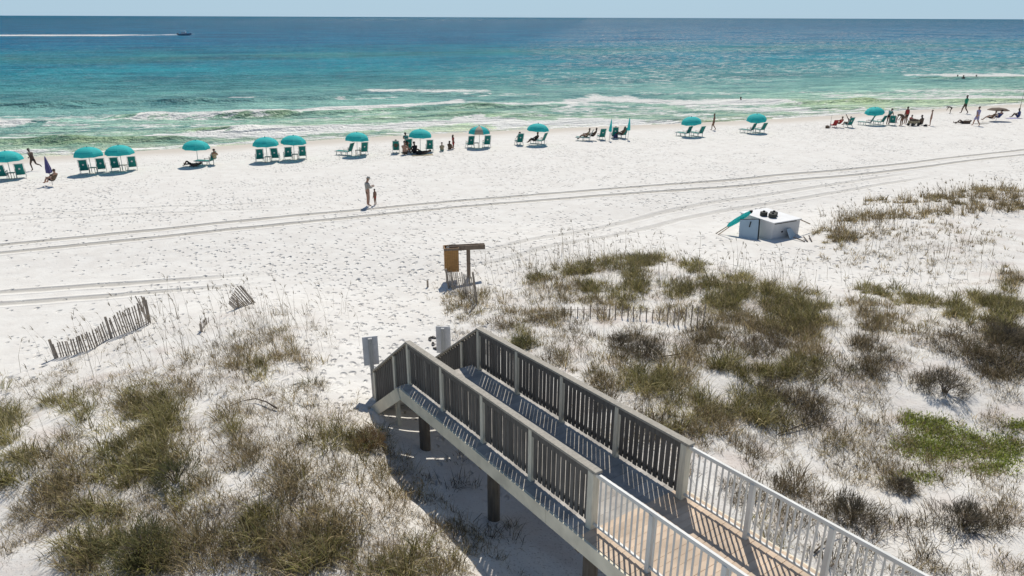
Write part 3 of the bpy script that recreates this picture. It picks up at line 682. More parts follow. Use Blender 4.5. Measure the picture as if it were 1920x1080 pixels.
# ------------------------------------------------------------------ white storage box with gear
def box_group():
    zt = 2.42
    def F(px, py, z): x, y = flat(px, py, z); return Vector((float(x), float(y), z))
    c = F(1451, 417, zt); rr = F(1501, 409, zt); ll = F(1394, 402, zt)
    dr = (rr-c); lr = dr.length; dr.normalize(); dl = Vector((-dr.y, dr.x, 0)); w1 = min(lr, 1.9); w2 = 2.3
    ang = math.atan2(dr.y, dr.x); zb = ground_z(c.x, c.y)[0]-.35
    root = empty('storage_box', Vector((c.x, c.y, zb)), ang); tag(root, 'white wooden storage box half sunk in the sand near the dune', 'storage box')
    h = zt-zb
    MB().box((w1/2, w2/2, (h-.07)/2), (w1, w2, h-.07)).build('box_body', M['boxgrey'], root, bevel=.01)
    MB().box((w1/2-.02, w2/2-.02, h-.03), (w1+.1, w2+.1, .05)).build('lid', M['boxwhite'], root, bevel=.01)
    MB().box((w1*.45, -.012, h-.10), (w1*.8, .02, .035)).build('lid_strip', M['dark'], root)
    MB().box((w1*.35, -.02, h*.55), (.08, .03, .08)).build('latch', M['dark'], root)
    R = Matrix.Rotation(ang, 4, 'Z')
    def W(x, y, z): return Vector((c.x, c.y, 0))+(R @ Vector((x, y, 0)))+Vector((0, 0, z))
    k = 0
    for (x, y, hh, rd) in ((.66, .75, .2, .21), (.98, .98, .2, .20), (.50, 1.2, .2, .19)):
        o = MB(); 
        o.tube([(0, 0, 0), (0, 0, hh)], [rd, rd], 16).tube([(0, 0, hh), (0, 0, hh+.05)], [rd*.55, rd*.5], 12)
        e = empty('umbrella_weight', W(x, y, zt)); tag(e, ['dark round weight on the box lid, front one of three', 'dark round weight on the box lid, right one of three', 'dark round weight on the box lid, left one of three'][k], 'weight', 'round weights on the storage box'); k += 1
        MB().tube([(0, 0, 0), (0, 0, hh)], [rd, rd*.97], 18).build('disc', M['weight'], e, bevel=.01); MB().tube([(0, 0, hh), (0, 0, hh+.07)], .06, 10).build('socket', M['dark'], e)
    # leaning board on the left
    gl = gp(1400, 446); e = empty('leaning_board', Vector((gl.x, gl.y, gl.z)), ang+math.pi/2+.15); 
    e.location = F(1403, 447, ground_z(gl.x, gl.y)[0])
    tag(e, 'pale blue board with a black handle leaning against the left side of the white box', 'board')
    Rx = Matrix.Rotation(rad(-22), 3, 'X'); e.rotation_euler = (rad(-20), rad(-10), rad(-38))
    MB().box((0, 0, .42), (1.0, .05, 1.1)).build('panel', M['boardblue'], e, bevel=.006); MB().box((.05, -.035, .72), (.05, .03, .3), Matrix.Rotation(rad(12), 3, 'Y')).build('handle', M['dark'], e); MB().box((.505, 0, .42), (.04, .07, 1.12)).box((0, 0, .98), (1.0, .07, .03)).build('edge_strip', M['dark'], e)
    e = empty('fallen_board', F(1487, 446, 1.52)); e.rotation_euler = (rad(62), rad(6), ang+.45)
    tag(e, 'shaded blue grey board slumped against the right side of the white box', 'board'); MB().box((0, .15, 0), (.95, .75, .04)).build('panel', M['boardblue'], e, bevel=.005); MB().box((0, .15, -.03), (.9, .06, .02)).build('batten', M['boxgrey'], e)
    # folded umbrella
    b = gp(1342, 438); t = F(1408, 397, zt+.28); ax = (t-b); Lx = ax.length
    e = empty('folded_umbrella', b); e.rotation_euler = ax.to_track_quat('Z', 'Y').to_euler(); tag(e, 'folded turquoise beach umbrella leaning on the left corner of the white box', 'umbrella')
    z0 = Lx*.34; n = 16; prof = [(z0, .05), (z0+.12, .11), (z0+.5, .14), (z0+(Lx-z0)*.8, .12), (Lx-.03, .08)]
    mb = MB(); vs = []; fs = []
    for z, rd in prof:
        for j in range(n): q = rd*(1 if j % 2 else .72); a = 2*math.pi*j/n; vs.append((math.cos(a)*q, math.sin(a)*q, z))
    for i in range(len(prof)-1):
        for j in range(n): fs.append((i*n+j, i*n+(j+1) % n, (i+1)*n+(j+1) % n, (i+1)*n+j))
    fs += [tuple(range(n))[::-1], tuple((len(prof)-1)*n+j for j in range(n))]
    mb.add(vs, fs).build('canopy', M['teal'], e); MB().tube([(0, 0, 0), (0, 0, Lx+.04)], .028, 8).build('pole', M['wood'], e)
    MB().tube([(0, 0, Lx-.02), (0, 0, Lx+.1)], [.1, .04], 8).build('cap', M['dark'], e)
    a, q = gp(1347, 440), F(1368, 425, 1.95)
    o = MB().tube([(0, 0, 0), q-a], .028, 8).build('umbrella_pole', M['wood'], None); o.location = a; tag(o, 'bare wooden pole beside the folded turquoise umbrella', 'pole', 'loose poles at the box')
    a = F(1519, 420, 2.0); o = MB().tube([(0, 0, 0), F(1497, 410, 2.36)-a], .03, 8).build('umbrella_pole', M['wood'], None); o.location = a; tag(o, 'dark pole sticking out past the right corner of the white box', 'pole', 'loose poles at the box')
    for i, (x0, y0, x1, y1, lb) in enumerate([(1487,449,1509,454,'long stick lying on sand along the right foot of the box'),(1506,448,1514,454,'short stick on sand right of the box, left of two'),(1516,446,1522,454,'short stick on sand right of the box, right of two')]):
        a = gp(x0, y0); q = gp(x1, y1); a.z += .12; q.z += .03
        o = MB().tube([(0, 0, 0), q-a], .028, 6).build('stick', M['branch'], None); o.location = a; tag(o, lb, 'stick', 'sticks beside the storage box')
box_group()

# ------------------------------------------------------------------ beach umbrellas, chairs, tables
def canopy_mesh(mat_alt=False):
    n, m = 32, 6; R, hh = 1.02, .56; vs = []; fs = []; mi = []
    for i in range(m+1):
        f = i/m
        for k in range(n):
            t = 2*math.pi*k/n; ph = (k % 4)/4; sag = 1-.055*f*math.sin(ph*math.pi)
            rr = R*math.sin(f*math.pi/2*.92)/math.sin(math.pi/2*.92)*sag
            z = 1.42+hh*(math.cos(f*math.pi/2*.92)-math.cos(math.pi/2*.92))/(1-math.cos(math.pi/2*.92))
            vs.append((rr*math.cos(t), rr*math.sin(t), z))
    for k in range(n):   # valance hangs from the rim
        t = 2*math.pi*k/n; x, y, z = vs[m*n+k]; vs.append((x*1.01, y*1.01, z-.10+.02*math.sin((k % 4)/4*math.pi)))
    for i in range(m+1):
        for k in range(n):
            fs.append((i*n+k, i*n+(k+1) % n, (i+1)*n+(k+1) % n, (i+1)*n+k)); mi.append((k//4) % 2 if mat_alt else 0)
    me = bpy.data.meshes.new('canopy'); me.from_pydata(vs, [], fs); me.materials.append(M['teal'])
    if mat_alt: me.materials.append(M['cream'])
    me.polygons.foreach_set('material_index', mi); me.polygons.foreach_set('use_smooth', [False]*len(fs)); me.update(); return me
def make_umbrella(alt=False):
    r = empty('beach_umbrella', (0, 0, 0))
    o = mkobj('canopy', canopy_mesh(alt), None, r); so_ = o.modifiers.new('s', 'SOLIDIFY'); so_.thickness = .008
    MB().tube([(0, 0, -.3), (0, 0, 2.0)], .024, 8).build('pole', M['woodwhite'], r)
    mb = MB()
    for k in range(8):
        t = 2*math.pi*k/8; mb.tube([(0, 0, 1.95), (.56*math.cos(t), .56*math.sin(t), 1.80), (1.0*math.cos(t), 1.0*math.sin(t), 1.405)], .01, 4)
    mb.build('ribs', M['alu'], r); MB().ball((0, 0, 2.01), .05, n=8).build('finial', M['tealdark'], r)
    return r
def make_chair():
    r = empty('beach_chair', (0, 0, 0)); W_ = .60
    # faces +Y; seat low, back reclined
    MB().beam((0, .55, .36), (0, -.06, .27), W_-.08, .02).build('seat', M['sling'], r)
    MB().beam((0, -.07, .29), (0, -.42, 1.10), W_-.08, .03, up=(0, 1, 0)).build('backrest', M['sling'], r)
    MB().tube([(0, -.265, .74), (0, -.285, .733)], .07, 12).build('emblem', M['whitec'], r)
    for s in (-1, 1):
        x = s*W_/2
        f = MB().beam((x, .60, .38), (x, -.12, .25), .035, .05).beam((x, -.06, .26), (x, -.44, 1.13), .03, .045)
        f.build('side_frame', M['woodwhite'], r)
        MB().beam((x, .52, 0), (x, .30, .60), .03, .045).build('leg', M['woodwhite'], r)
        MB().beam((x, -.38, 0), (x, .12, .36), .03, .045).build('leg', M['woodwhite'], r)
        MB().beam((x, .40, .60), (x, -.22, .58), .06, .025).build('armrest', M['wood'], r)
    for y, z in ((-.44, 1.13), (-.36, .03), (.6, .37)): MB().beam((-W_/2, y, z), (W_/2, y, z), .03, .045).build('crossbar', M['woodwhite'], r)
    return r
def make_lounger():
    r = empty('beach_lounger', (0, 0, 0)); W_ = .62
    MB().beam((0, 1.25, .32), (0, -.05, .32), W_-.08, .03).build('seat', M['sling'], r)
    MB().beam((0, -.05, .33), (0, -.40, 1.06), W_-.08, .03, up=(0, 1, 0)).build('backrest', M['sling'], r)
    for s in (-1, 1):
        x = s*W_/2
        MB().beam((x, 1.3, .31), (x, -.1, .31), .035, .06).beam((x, -.05, .3), (x, -.42, 1.09), .03, .045).build('side_frame', M['woodwhite'], r)
        for y in (1.1, .55, -.05): MB().beam((x, y, 0), (x, y, .3), .045, .045).build('leg', M['woodwhite'], r)
        MB().beam((x, .35, .56), (x, -.2, .56), .06, .025).beam((x, .3, .3), (x, .3, .56), .03, .03).build('armrest', M['wood'], r)
    MB().beam((-W_/2, 1.3, .31), (W_/2, 1.3, .31), .04, .06).build('crossbar', M['woodwhite'], r)
    return r
def make_table():
    r = empty('side_table', (0, 0, 0))
    MB().box((0, 0, .44), (.46, .4, .03)).build('table_top', M['wood'], r)
    for x in (-.19, .19):
        for y in (-.16, .16): MB().box((x, y, .215), (.03, .03, .43)).build('leg', M['wood'], r)
    return r
PX = {'u': make_umbrella(), 'ua': make_umbrella(True), 'c': make_chair(), 'l': make_lounger(), 't': make_table()}
_used = set()
SC = -2.6
def put(kind, px, py, rz, label, cat, group, tilt=None, sc=1):
    o = PX[kind] if kind not in _used else copy_tree(PX[kind]); _used.add(kind)
    g = gp(px, py); o.location = g; o.rotation_euler = (tilt[0] if tilt else 0, tilt[1] if tilt else 0, rz); o.scale = (sc,)*3
    tag(o, label, cat, group); return o
GU, GC, GT = 'turquoise umbrellas along the waterline', 'green sling chairs under the umbrellas', 'low side tables between the beach chairs'
def setup(ux, uy, chairs, desc, tilt=(0, 0), table=None, kind='u', sc=1.0):
    put(kind, ux, uy, random.uniform(0, .7), desc, 'umbrella', GU, (rad(tilt[0]), rad(tilt[1])), sc)
    for cx, cy, rz, where, *k in chairs:
        put(k[0] if k else 'c', cx, cy, rad(rz+(20 if rz < 45 else 6)), where, 'beach chair', GC)
    if table: put('t', table[0], table[1], .1, table[2], 'table', GT)
setup(22, 334, [(6,337,4,'green sling chair cut by the left picture edge under the leftmost umbrella'),(41,334,12,'green sling chair right of the pole under the leftmost umbrella')], 'turquoise umbrella at the left picture edge left of the running man', table=(25,335,'low table beneath the leftmost umbrella'))
setup(173, 325, [(160,326,6,'green sling chair, leftmost of the four right of the purple umbrella'),(192,323,8,'green sling chair, second of the four right of the purple umbrella')], 'turquoise umbrella first to the right of the closed purple umbrella', table=(176,325,'low table, left one of the two right of the purple umbrella'))
setup(231, 321, [(218,321,6,'green sling chair, third of the four right of the purple umbrella'),(250,319,10,'green sling chair, fourth of the four right of the purple umbrella')], 'turquoise umbrella second to the right of the closed purple umbrella', table=(233,320,'low table, right one of the two right of the purple umbrella'))
put('u', 372, 310, .3, 'turquoise umbrella standing alone over a person lying back with bent knees', 'umbrella', GU, (0, rad(2)))
setup(502, 303, [(488,304,6,'green sling chair, leftmost of the four in the twin set left of the standing walker'),(517,302,-10,'green sling chair, second of the four in the twin set left of the walker')], 'turquoise umbrella, left one of the twin set above the mid-beach adult and child', table=(503,304,'low table, left one in the twin umbrella set'))
setup(552, 299, [(541,300,6,'green sling chair, third of the four in the twin set'),(568,298,0,'green sling chair, fourth and rightmost of the twin set')], 'turquoise umbrella, right one of the twin set above the mid-beach adult and child', table=(554,299,'low table, right one in the twin umbrella set'), tilt=(0,3))
setup(670, 292, [(655,291,62,'green lounger turned left with its leg rest out beyond the umbrella shade','l'),(683,290,8,'green sling chair right of the pole beside the left-turned lounger')], 'turquoise umbrella over a left-turned lounger above the mid-beach adult', table=(672,291,'low table beside the left-turned lounger'), tilt=(0,3))
setup(788, 285, [(766,283,0,'green sling chair left of the pole in the crowd by the girl in red'),(806,285,-8,'green sling chair at the right side of the crowd by the girl in red')], 'turquoise umbrella over a crowd of seated people left of the girl in red', tilt=(0,2))
setup(899, 277, [(882,277,2,'green sling chair left of the pole under the striped umbrella'),(913,276,-4,'green sling chair right of the pole under the striped umbrella')], 'umbrella with alternating turquoise and cream panels', kind='ua', table=(893,277,'low table under the striped umbrella'))
setup(1007, 272, [(974,272,0,'green sling chair alone in the sun left of a tilted umbrella'),(1017,270,40,'green lounger turned left under the umbrella right of the striped one','l')], 'turquoise umbrella just right of the cream striped one', tilt=(0,3))
setup(1296, 256, [(1288,256,20,'green lounger left of the pole beside the walking man in black shorts','l'),(1312,256,14,'green lounger right of the pole beside the walking man in black shorts','l')], 'turquoise umbrella left of the walking man in black shorts', tilt=(4,-6))
setup(1416, 249, [(1408,250,22,'green lounger left of the pole under the umbrella right of the walking man','l'),(1428,249,12,'green lounger right of the pole under the umbrella right of the walking man','l')], 'turquoise umbrella standing alone right of the walking man in black shorts', tilt=(4,-9))
setup(1637, 234, [(1630,235,28,'green lounger left of the pole in the busy group at the right','l'),(1652,234,12,'green lounger right of the pole in the busy group at the right','l')], 'turquoise umbrella at the left of the busy group near the right edge', tilt=(4,-10))
put('c', 1128, 262, rad(15), 'green sling chair just left of the left closed turquoise umbrella', 'beach chair', GC)
put('l', 1104, 264, rad(75), 'lounger turned left at the far left of the two closed turquoise umbrellas', 'beach chair', GC)
put('c', 1152, 259, rad(5), 'green sling chair between the two closed turquoise umbrellas', 'beach chair', GC)
put('l', 1168, 259, rad(35), 'green lounger touching the right closed turquoise umbrella', 'beach chair', GC)
put('l', 396, 309, rad(80), 'low green lounger under the patterned backrest right of the lone umbrella', 'beach chair', GC)
put('c', 743, 287, rad(10), 'green sling chair draped in dark towels left of the crowd', 'beach chair', GC)
put('c', 1591, 239, rad(15), 'green sling chair holding the person who raises an arm', 'beach chair', GC)
put('c', 1672, 235, rad(-30), 'green sling chair behind the bending person in the teal shirt', 'beach chair', GC)
def closed_umbrella(px, py, h, mat, label, wide=.16, lean=(0, 0)):
    g = gp(px, py); e = empty('closed_umbrella', g, 0, tilt=lean); tag(e, label, 'umbrella', 'closed umbrellas on the beach')
    n = 12; prof = [(h*.40, .05), (h*.43, wide), (h*.6, wide*.85), (h*.85, wide*.4), (h*.97, .03)]; vs = []; fs = []
    for z, rd in prof:
        for j in range(n): q = rd*(1 if j % 2 else .7); a = 2*math.pi*j/n; vs.append((math.cos(a)*q, math.sin(a)*q, z))
    for i in range(len(prof)-1):
        for j in range(n): fs.append((i*n+j, i*n+(j+1) % n, (i+1)*n+(j+1) % n, (i+1)*n+j))
    fs += [tuple(range(n))[::-1], tuple((len(prof)-1)*n+j for j in range(n))]
    MB().add(vs, fs).build('canopy', M[mat], e); MB().tube([(0, 0, -.2), (0, 0, h)], .024, 8).build('pole', M['woodwhite'], e)
closed_umbrella(99, 347, 2.05, 'purple', 'closed dark purple umbrella beside a reclining person at the left', .21, (0, rad(-3)))
closed_umbrella(1142, 264, 2.15, 'teal', 'closed turquoise umbrella, left one of the two upright ones', .17, (0, rad(4)))
closed_umbrella(1177, 262, 2.2, 'teal', 'closed turquoise umbrella, right one of the two upright ones', .17, (0, rad(2)))

# ------------------------------------------------------------------ people
def pose(kind):
    # joints for a 1.75 m adult facing +Y ; left = -x
    J = dict(pel=(0,0,.95), sp=(0,0,1.12), ch=(0,0,1.32), nk=(0,0,1.48), hb=(0,.01,1.56), hd=(0,.015,1.67),
             sL=(-.17,0,1.40), sR=(.17,0,1.40), eL=(-.23,-.02,1.13), eR=(.23,-.02,1.13), wL=(-.25,.05,.88), wR=(.25,.05,.88),
             hL=(-.09,0,.90), hR=(.09,0,.90), kL=(-.10,.02,.50), kR=(.10,.02,.50), aL=(-.10,-.03,.08), aR=(.10,-.03,.08), tL=(-.11,.15,.03), tR=(.11,.15,.03))
    J = {k: Vector(v) for k, v in J.items()}
    def up(**k):
        for a, b in k.items(): J[a] = Vector(b)
    if kind == 'walk': up(kL=(-.1,.16,.52), aL=(-.1,.22,.08), tL=(-.1,.39,.05), kR=(.1,-.02,.5), aR=(.1,-.33,.14), tR=(.1,-.2,.03), eL=(-.24,-.12,1.15), wL=(-.25,-.16,.9), eR=(.24,.05,1.14), wR=(.25,.22,.95))
    if kind == 'run': up(pel=(0,0,.93), sp=(0,.04,1.1), ch=(0,.1,1.28), nk=(0,.15,1.44), hb=(0,.18,1.52), hd=(0,.2,1.63), sL=(-.17,.1,1.37), sR=(.17,.1,1.37), eL=(-.24,-.12,1.2), wL=(-.22,.06,1.08), eR=(.24,.22,1.15), wR=(.18,.42,1.28),
        kL=(-.1,.2,.55), aL=(-.1,.1,.1), tL=(-.1,.27,.03), kR=(.1,-.12,.53), aR=(.1,-.52,.45), tR=(.1,-.62,.32))
    if kind == 'hip': up(eR=(.38,-.08,1.2), wR=(.2,.02,1.02), kL=(-.1,.14,.52), aL=(-.1,.14,.08), tL=(-.1,.3,.04), aR=(.1,-.26,.12), tR=(.1,-.13,.03))
    if kind == 'phone': up(eL=(-.23,.08,1.14), wL=(-.1,.32,1.18), eR=(.23,.08,1.14), wR=(.1,.32,1.18), hb=(0,.05,1.55), hd=(0,.09,1.65))
    if kind == 'bend': up(pel=(0,-.1,.9), sp=(0,.06,1.02), ch=(0,.26,1.08), nk=(0,.4,1.08), hb=(0,.47,1.06), hd=(0,.57,1.03), sL=(-.17,.33,1.08), sR=(.17,.33,1.08), eL=(-.19,.42,.82), eR=(.19,.42,.82), wL=(-.14,.52,.6), wR=(.14,.52,.6), hL=(-.09,-.1,.87), hR=(.09,-.1,.87))
    if kind == 'lean': up(sp=(0,.08,1.1), ch=(0,.18,1.26), nk=(0,.27,1.38), hb=(0,.33,1.44), hd=(0,.38,1.52), sL=(-.17,.2,1.32), sR=(.17,.2,1.32), eL=(-.2,.34,1.12), eR=(.22,.3,1.1), wL=(-.12,.52,1.08), wR=(.16,.48,1.0))
    if kind == 'sit': up(pel=(0,0,.12), sp=(0,-.03,.3), ch=(0,-.02,.5), nk=(0,.02,.66), hb=(0,.05,.73), hd=(0,.07,.84), sL=(-.17,0,.58), sR=(.17,0,.58), eL=(-.23,.16,.4), eR=(.23,.16,.4), wL=(-.14,.36,.4), wR=(.14,.36,.4),
        hL=(-.1,.02,.12), hR=(.1,.02,.12), kL=(-.14,.38,.42), kR=(.14,.38,.42), aL=(-.13,.58,.07), aR=(.13,.58,.07), tL=(-.14,.76,.04), tR=(.14,.76,.04))
    if kind in ('recline', 'armup'):
        up(pel=(0,0,.46), sp=(0,-.12,.6), ch=(0,-.24,.78), nk=(0,-.3,.94), hb=(0,-.3,1.02), hd=(0,-.29,1.12), sL=(-.17,-.26,.87), sR=(.17,-.26,.87), eL=(-.27,-.02,.68), eR=(.27,-.02,.68), wL=(-.26,.22,.66), wR=(.26,.22,.66),
        hL=(-.09,.03,.46), hR=(.09,.03,.46), kL=(-.12,.47,.54), kR=(.12,.47,.54), aL=(-.12,.72,.2), aR=(.12,.78,.2), tL=(-.12,.88,.22), tR=(.12,.94,.22))
        if kind == 'armup': up(eL=(-.36,-.2,1.08), wL=(-.46,-.1,1.34))
    if kind == 'lie': up(pel=(0,0,.13), sp=(0,-.17,.14), ch=(0,-.36,.17), nk=(0,-.52,.22), hb=(0,-.6,.25), hd=(0,-.7,.3), sL=(-.17,-.44,.17), sR=(.17,-.44,.17), eL=(-.3,-.22,.1), eR=(.3,-.22,.1), wL=(-.25,.03,.08), wR=(.25,.03,.08),
        hL=(-.09,.04,.13), hR=(.09,.04,.13), kL=(-.11,.42,.42), kR=(.11,.46,.15), aL=(-.11,.68,.08), aR=(.12,.86,.08), tL=(-.11,.84,.06), tR=(.13,.9,.22))
    if kind == 'swim': up(pel=(0,0,-.35), hL=(-.1,0,-.35), hR=(.1,0,-.35), sp=(0,0,-.15), ch=(0,.02,.05), nk=(0,.04,.2), hb=(0,.05,.27), hd=(0,.06,.37), sL=(-.17,.02,.12), sR=(.17,.02,.12), eL=(-.32,.15,.02), eR=(.32,.15,.02), wL=(-.3,.35,.0), wR=(.3,.35,.0),
        kL=(-.12,.1,-.7), kR=(.12,.1,-.7), aL=(-.12,0,-1.05), aR=(.12,0,-1.05), tL=(-.12,.1,-1.1), tR=(.12,.1,-1.1))
    return J
RAD = dict(pel=(.145,.11), sp=(.125,.095), ch=(.15,.11), nk=(.055,.058), hb=(.06,.068), hd=(.082,.10), sL=.062, sR=.062, eL=.042, eR=.042, wL=.03, wR=.03, hL=.09, hR=.09, kL=.058, kR=.058, aL=.038, aR=.038, tL=.03, tR=.03)
BONES = [('pel','sp'),('sp','ch'),('ch','nk'),('nk','hb'),('hb','hd'),('ch','sL'),('ch','sR'),('sL','eL'),('sR','eR'),('eL','wL'),('eR','wR'),('pel','hL'),('pel','hR'),('hL','kL'),('hR','kR'),('kL','aL'),('kR','aR'),('aL','tL'),('aR','tR')]
def skin_mesh(J, bones, grow=0, name='body', root='pel', ext=None):
    names = []; 
    for a, b in bones:
        for q in (a, b):
            if q not in names: names.append(q)
    me = bpy.data.meshes.new(name); JJ = dict(J)
    if ext: JJ.update(ext)
    me.from_pydata([JJ[n] for n in names], [(names.index(a), names.index(b)) for a, b in bones], [])
    o = bpy.data.objects.new(name, me); C.objects.link(o)
    sm = o.modifiers.new('s', 'SKIN'); sm.use_smooth_shade = True; ss_ = o.modifiers.new('d', 'SUBSURF'); ss_.levels = 1; ss_.render_levels = 1
    lay = me.skin_vertices[0].data if me.skin_vertices else None
    if lay is None: 
        bpy.context.view_layer.objects.active = o
    for i, n in enumerate(names):
        r = RAD[n]; r = r if isinstance(r, tuple) else (r, r); lay[i].radius = (r[0]*1.14+grow, r[1]*1.14+grow); lay[i].use_root = (n == root) if root in names else i == 0
    dg = bpy.context.evaluated_depsgraph_get(); dg.update(); m2 = bpy.data.meshes.new_from_object(o.evaluated_get(dg)); bpy.data.objects.remove(o); bpy.data.meshes.remove(me); m2.name = name
    return m2
def hands_feet(J, me):
    """five curled fingers and a palm per hand, nose and ears, added to the same body mesh"""
    mb = MB()
    for s, e, wr in ((-1, 'eL', 'wL'), (1, 'eR', 'wR')):
        d = (J[wr]-J[e]).normalized(); side = d.cross(Vector((0, 1, 0)) if abs(d.y) < .8 else Vector((1, 0, 0))).normalized(); pal = side.cross(d)
        mb.tube([J[wr]-d*.01, J[wr]+d*.04, J[wr]+d*.085], [.026, .036, .034], 8)
        for k, ln in enumerate((.07, .08, .075, .06)):
            b = J[wr]+d*.08+side*(k-1.5)*.019; mb.tube([b, b+d*ln*.5+pal*.006, b+d*ln*.85+pal*.03], [.0095, .009, .007], 6)
        b = J[wr]+d*.03-side*s*.028; mb.tube([b, b-side*s*.025+d*.03, b-side*s*.03+d*.06+pal*.012], [.012, .011, .008], 6)
    up = (J['hd']-J['hb']).normalized(); fw = Vector((0, 1, 0)); fw = (fw-up*fw.dot(up)); fw = fw.normalized() if fw.length > .2 else Vector((0, 0, 1)); sd_ = fw.cross(up)
    c = J['hd']; mb.tube([c+fw*.085+up*.0, c+fw*.125-up*.03, c+fw*.095-up*.045], [.008, .016, .008], 6)
    for s in (-1, 1): mb.ball(c+sd_*s*.082-up*.01, .026, (.5, 1, 1.2), 6, 4)
    bm = bmesh.new(); bm.from_mesh(me); tmp = mb.mesh('t'); bm.from_mesh(tmp); bm.to_mesh(me); bm.free(); bpy.data.meshes.remove(tmp); return c, up, fw, sd_
_pc = {}
def person(px, py, kind, rz, label, skin='skin', top=None, bottom='blackc', hair='hairb', sc=1.0, longhair=False, hat=None, dz=0, group='people on the beach', loc=None, long=False, sleeves=False):
    g = Vector(loc) if loc is not None else gp(px, py); g.z += dz
    r = empty('person', g, rad(rz), sc); tag(r, label, 'person', group)
    J = pose(kind); key = kind
    if key not in _pc:
        me = skin_mesh(J, BONES); info = hands_feet(J, me); me.polygons.foreach_set('use_smooth', [True]*len(me.polygons)); _pc[key] = (me, info)
    me, (c, up, fw, sd_) = _pc[key]
    b = mkobj('body', me.copy(), M[skin], r)
    # hair cap: half shell over skull
    mb = MB(); n, m = 10, 5; vs = []; fs = []
    for i in range(m+1):
        ph = i/m*1.75
        for k in range(n):
            t = 2*math.pi*k/n; dirv = up*math.cos(ph)+(fw*math.cos(t)+sd_*math.sin(t))*math.sin(ph)
            rr = .108 if dirv.dot(fw) < .35 else .098
            if dirv.dot(fw) > .55 and dirv.dot(up) < .35: rr = .07
            vs.append(c+up*.012+dirv*rr-fw*.008)
    for i in range(m):
        for k in range(n): fs.append((i*n+k, (i+1)*n+k, (i+1)*n+(k+1) % n, i*n+(k+1) % n))
    mb.add(vs, fs)
    if longhair: mb.tube([c-fw*.07, c-fw*.11-up*.14, c-fw*.12-up*.3], [.09, .075, .04], 8)
    mb.build('hair', M[hair], r, smooth=True)
    mb = MB()
    for s in (-1, 1): mb.ball(c+fw*.095+sd_*s*.032+up*.01, .011, n=6, m=4)
    mb.build('eyes', M['dark'], r)
    if top:
        ext = {'shL': J['sL'].lerp(J['eL'], 1.0 if sleeves else .55), 'shR': J['sR'].lerp(J['eR'], 1.0 if sleeves else .55), 'nc': J['ch'].lerp(J['nk'], .55), 'pb': J['pel']}
        RAD.update(shL=.058, shR=.058, nc=(.085, .075), pb=(.15, .125))
        bn = [('pb','sp'),('sp','ch'),('ch','nc'),('ch','sL'),('ch','sR'),('sL','shL'),('sR','shR')]
        if sleeves:
            ext.update(fL=J['eL'].lerp(J['wL'], .85), fR=J['eR'].lerp(J['wR'], .85)); RAD.update(fL=.04, fR=.04); bn += [('shL','fL'),('shR','fR')]
        mkobj('shirt', skin_mesh(J, bn, .014, 'shirt', 'pb', ext), M[top], r)
    if bottom:
        f = 1.0 if long else .5
        ext = {'qL': J['hL'].lerp(J['kL'], f), 'qR': J['hR'].lerp(J['kR'], f), 'wt': J['pel'].lerp(J['sp'], .35)}; RAD.update(qL=.08, qR=.08, wt=(.14, .108))
        mkobj('shorts', skin_mesh(J, [('wt','pel'),('pel','hL'),('pel','hR'),('hL','qL'),('hR','qR')], .012, 'shorts', 'pel', ext), M[bottom], r)
    if hat: MB().tube([c+up*.05, c+up*.06], [.19, .18], 14).tube([c+up*.055, c+up*.15], [.11, .09], 12).build('hat', M[hat], r)
    return r
GB = 'people in the crowd under the umbrella by the girl in red'
person(66, 320, 'run', 75, 'shirtless person in dark shorts running left along the waterline', 'skind', None, 'blackc')
person(102, 349, 'recline', 70, 'person reclining with legs to the left beside the closed purple umbrella', 'skin', 'brownc', 'blackc', dz=.0)
r_ = person(691, 386, 'phone', -55, 'adult in a pale grey hooded top and dark shorts standing mid-beach', 'skin', 'greyc', 'brownc', 'hairf', .99, hat='greyc', sleeves=True)
person(704, 384, 'stand', 60, 'small child standing just right of the adult mid-beach', 'skint', None, 'red', 'hairb', .56)
person(362, 312, 'lie', 75, 'person lying with bent knees in the shade of the lone umbrella', 'skind', 'brownc', 'blackc', sc=1.05)
person(404, 309, 'recline', 30, 'person in a patterned beige top sitting back right of the lone umbrella', 'skint', 'beigec', 'tealc', dz=.1)
person(743, 287, 'recline', 12, 'person slumped in a dark towel-draped chair at the left end of the crowd', 'skind', 'brownc', 'blackc', group=GB)
person(763, 284, 'lean', 20, 'person standing behind the crowd left of its turquoise umbrella', 'skint', 'tealc', 'blackc', group=GB)
person(759, 290, 'sit', -20, 'bare-backed person sitting on sand at the left of the crowd', 'skin', None, 'brownc', group=GB, sc=1.25)
person(778, 288, 'sit', 40, 'dark-haired person in black sitting on sand under the crowd umbrella', 'skind', 'blackc', 'blackc', group=GB, sc=1.1)
person(792, 288, 'lie', 80, 'person lying on sand between the chairs of the crowd', 'skint', 'brownc', 'blackc', group=GB)
person(829, 284, 'sit', 10, 'child sitting on sand, left of the two beside the girl in red', 'skin', 'beigec', 'tealc', 'hairb', .85)
person(843, 281, 'sit', -10, 'child sitting on sand at the feet of the girl in red', 'skint', 'brownc', 'brownc', 'hairb', .85, longhair=True)
person(850, 279, 'stand', -60, 'small girl in red standing right of two children sitting on the sand', 'skint', 'red', 'red', 'hairb', .72, longhair=True, long=True)
person(974, 271, 'recline', 4, 'person sitting in the lone green chair right of the striped umbrella', 'skind', 'tealc', 'blackc')
person(1003, 272, 'recline', 55, 'person in dark clothes reclining under the umbrella right of the striped one', 'skind', 'blackc', 'blackc')
person(1099, 264, 'recline', 78, 'person stretched out to the left at the left end of the closed umbrella group', 'skint', 'beigec', 'brownc')
person(1112, 263, 'recline', 72, 'second person stretched out behind the leftmost lounger of the closed umbrella group', 'skind', 'brownc', 'blackc')
person(1154, 259, 'sit', 5, 'person in navy sitting between the two closed turquoise umbrellas', 'skind', 'blue', 'blue', sc=1.2)
